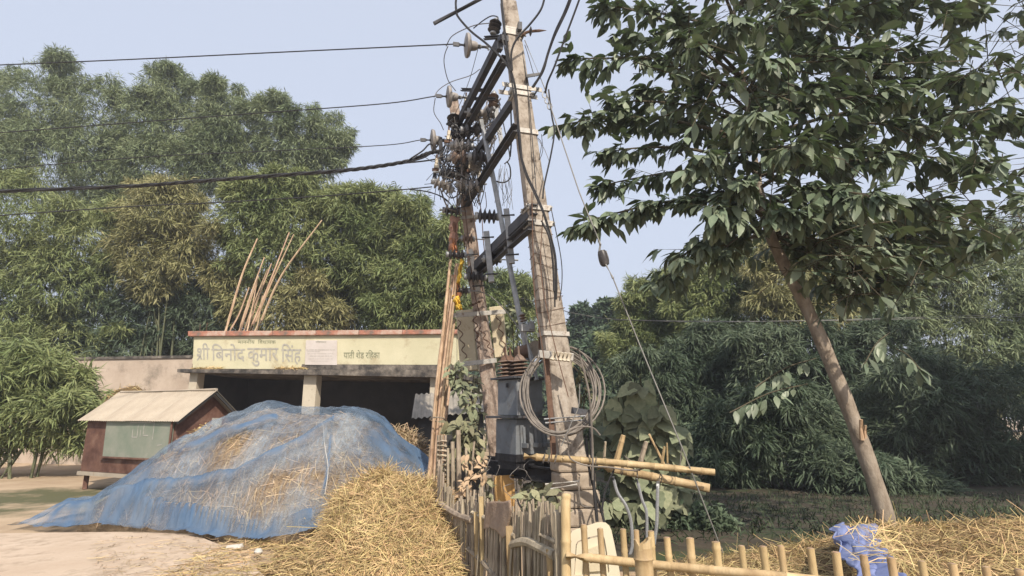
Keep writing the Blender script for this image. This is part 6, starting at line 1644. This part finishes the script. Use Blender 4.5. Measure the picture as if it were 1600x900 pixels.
# low side sprays with separate leaves (left of the trunk at mid height, and right)
for (x0, y0, x1, y1, Y, n) in ((1262, 600, 1140, 645, 7.2, 16), (1275, 560, 1180, 605, 7.3, 12), (1390, 520, 1350, 570, 6.9, 10), (1400, 545, 1440, 580, 7.0, 10), (1275, 380, 1400, 345, 6.6, 18), (1290, 440, 1395, 420, 7.4, 24), (1300, 470, 1400, 460, 7.8, 22), (1290, 400, 1370, 385, 7.0, 24), (1380, 440, 1460, 430, 7.2, 22), (1265, 420, 1330, 400, 7.6, 12)):
    a, b = P(x0, y0, Y + .3), P(x1, y1, Y); mb = MB(); mb.tube(spline([a, a.lerp(b, .5) + Vector((0, 0, .06)), b], 4), .008, 4); mb.build('twig', m_twig, tree)
    for k in range(n):
        p = a.lerp(b, rd.uniform(.15, 1.0)); d = ((b - a).normalized() * .5 + Vector((rd.gauss(0, .4), rd.gauss(-.2, .3), rd.gauss(-.65, .25)))).normalized()
        frames.append((p, d, Vector((rd.gauss(0, .4), -.5, .8)), rd.uniform(.16, .24)))
def vis(fr):
    x_, y_ = project(fr[0]); return 0 < x_ < 1600 and 0 < y_ < 900
front = sorted([f for f in frames if vis(f)], key=lambda f: (f[0] - EYE).length)[:298]
ids = {id(f) for f in front}
put_leaves(tree, front, lm1)
merge_leaves('foliage', [f for f in frames if id(f) not in ids], lms, m_leaf, tree)

# ================================================================ BIG LEAF SHRUB AND VINES
shl = [leaf_mesh('shrub_leaf_wide', m_shrub, .74, .18, True), leaf_mesh('shrub_leaf_long', m_shrub, .6, .25, True)]
t = thing('broadleaf_shrub', 'large leaved shrub standing behind the bamboo cross poles', 'shrub', Vector((P(1010, 820, 9.4).x, 9.4, -.2)))
stems = [(1000, 588, 8.8), (1030, 625, 8.7), (965, 610, 8.9), (1062, 660, 8.9), (950, 700, 9.1), (1075, 740, 9.4), (985, 660, 9.0), (1040, 760, 9.1), (945, 780, 9.2), (1000, 780, 9.0), (925, 640, 9.5), (1060, 800, 9.3)]
fr = []
for k, (x_, y_, Y) in enumerate(stems):
    tip = P(x_, y_, Y); b0 = Vector((t.location.x + rd.uniform(-.25, .25), 9.4 + rd.uniform(-.2, .2), -.25)); sp2 = spline([b0, b0.lerp(tip, .5) + Vector((rd.uniform(-.1, .1), 0, .1)), tip], 5)
    mb = MB(); mb.tube(sp2, [.02 - .0014 * j for j in range(len(sp2))], 5); mb.build('stem', m_twig, t)
    for j in range(24):
        u = rd.uniform(.3, 1.0) ** .8; i_ = min(len(sp2) - 2, int(u * (len(sp2) - 1))); p = sp2[i_].lerp(sp2[i_ + 1], rd.random())
        az = rd.uniform(0, 2 * PI); d = Vector((math.cos(az) * .8, math.sin(az) * .6 - .25, rd.uniform(-1.3, -.2))).normalized()
        fr.append((p + d * .05 + Vector((rd.gauss(0, .05), 0, 0)), d, Vector((rd.gauss(0, .25), -.9, .6)), rd.uniform(.24, .42)))
put_leaves(t, fr, shl)
vl = [leaf_mesh('vine_leaf', m_dusty, .55, .2), leaf_mesh('vine_leaf_small', m_dusty, .48, .28)]
def vine(label, pts, n, s0, s1, Y, spread, name='vine', meshes=vl):
    base = P(*pts[0], Y); base.z = 0
    t = thing(name, label, 'vine', base); fr = []
    for k in range(4):
        q = [Vector((base.x + rd.uniform(-.15, .15), Y, 0))] + [P(x_ + rd.uniform(-spread, spread), y_ + rd.uniform(-8, 8), Y + rd.uniform(-.12, .12)) for x_, y_ in pts]
        s = spline(q, 4); mb = MB(); mb.tube(s, .009, 4); mb.build('stem', m_twig, t)
        for j in range(n // 4):
            i_ = rd.randint(len(s) // 3, len(s) - 2); p = s[i_].lerp(s[i_ + 1], rd.random()) + Vector((rd.gauss(0, .05), rd.gauss(-.04, .05), rd.gauss(0, .04)))
            d = Vector((rd.gauss(0, .6), rd.gauss(-.35, .35), rd.gauss(-.35, .5))).normalized()
            fr.append((p, d, Vector((rd.gauss(0, .3), -.5, .8)), rd.uniform(s0, s1)))
    put_leaves(t, fr, meshes); return t
vine('pale leaved climber at the bamboo bundle foot below the lean-to roof', [(715, 740), (718, 690), (722, 665), (745, 700)], 96, .10, .2, 8.0, 18)
vine('dusty vine climbing left of the left concrete pole', [(735, 700), (735, 640), (715, 600), (712, 570)], 100, .10, .2, 9.6, 14, meshes=[leaf_mesh('vine_leaf_green', m_shrub, .5, .2)])
vine('hanging dry creeper in front of the left pole below the board', [(745, 680), (742, 630), (745, 590)], 72, .08, .17, 10.1, 12)
vine('small green sapling between screen and ochre board', [(765, 790), (762, 765), (762, 752)], 22, .08, .15, 7.6, 6)
vine('leaves behind the cream board and conduit', [(805, 540), (802, 500), (800, 470)], 48, .10, .2, 11.4, 16, meshes=[leaf_mesh('vine_leaf_green', m_shrub, .5, .2)])
vine('yellowing creeper beside the cable coil on the taller pole', [(905, 640), (908, 600), (905, 565)], 36, .10, .2, 8.3, 14)
vine('dusty leaves behind the screen near the corner post', [(835, 800), (850, 780), (862, 795)], 64, .08, .17, 5.4, 20)
vine('dusty leafy weeds under the transformer', [(845, 790), (835, 760), (850, 745)], 72, .09, .18, 8.6, 22)

# ================================================================ HAZE
mb = MB(); mb.box((0, 145, 12.0), 860, 414, 27.0)
hz = mb.build('haze', None, label='thin dusty air over the whole place', cat='haze', kind='stuff')
hm = bpy.data.materials.new('haze_air'); hm.use_nodes = True
hn = hm.node_tree; hn.nodes.remove(hn.nodes['Principled BSDF'])
pv = hn.nodes.new('ShaderNodeVolumePrincipled'); pv.inputs['Color'].default_value = (0.86, 0.90, 1.0, 1); pv.inputs['Density'].default_value = 0.0017; pv.inputs['Anisotropy'].default_value = 0.2
hn.links.new(pv.outputs[0], hn.nodes['Material Output'].inputs['Volume'])
hz.data.materials.append(hm)

vine('tangled dry creeper between the screen and the left pole foot', [(725, 770), (742, 740), (752, 715)], 60, .06, .13, 7.2, 22, meshes=[leaf_mesh('dry_leaf', m_hay, .5, .35)])
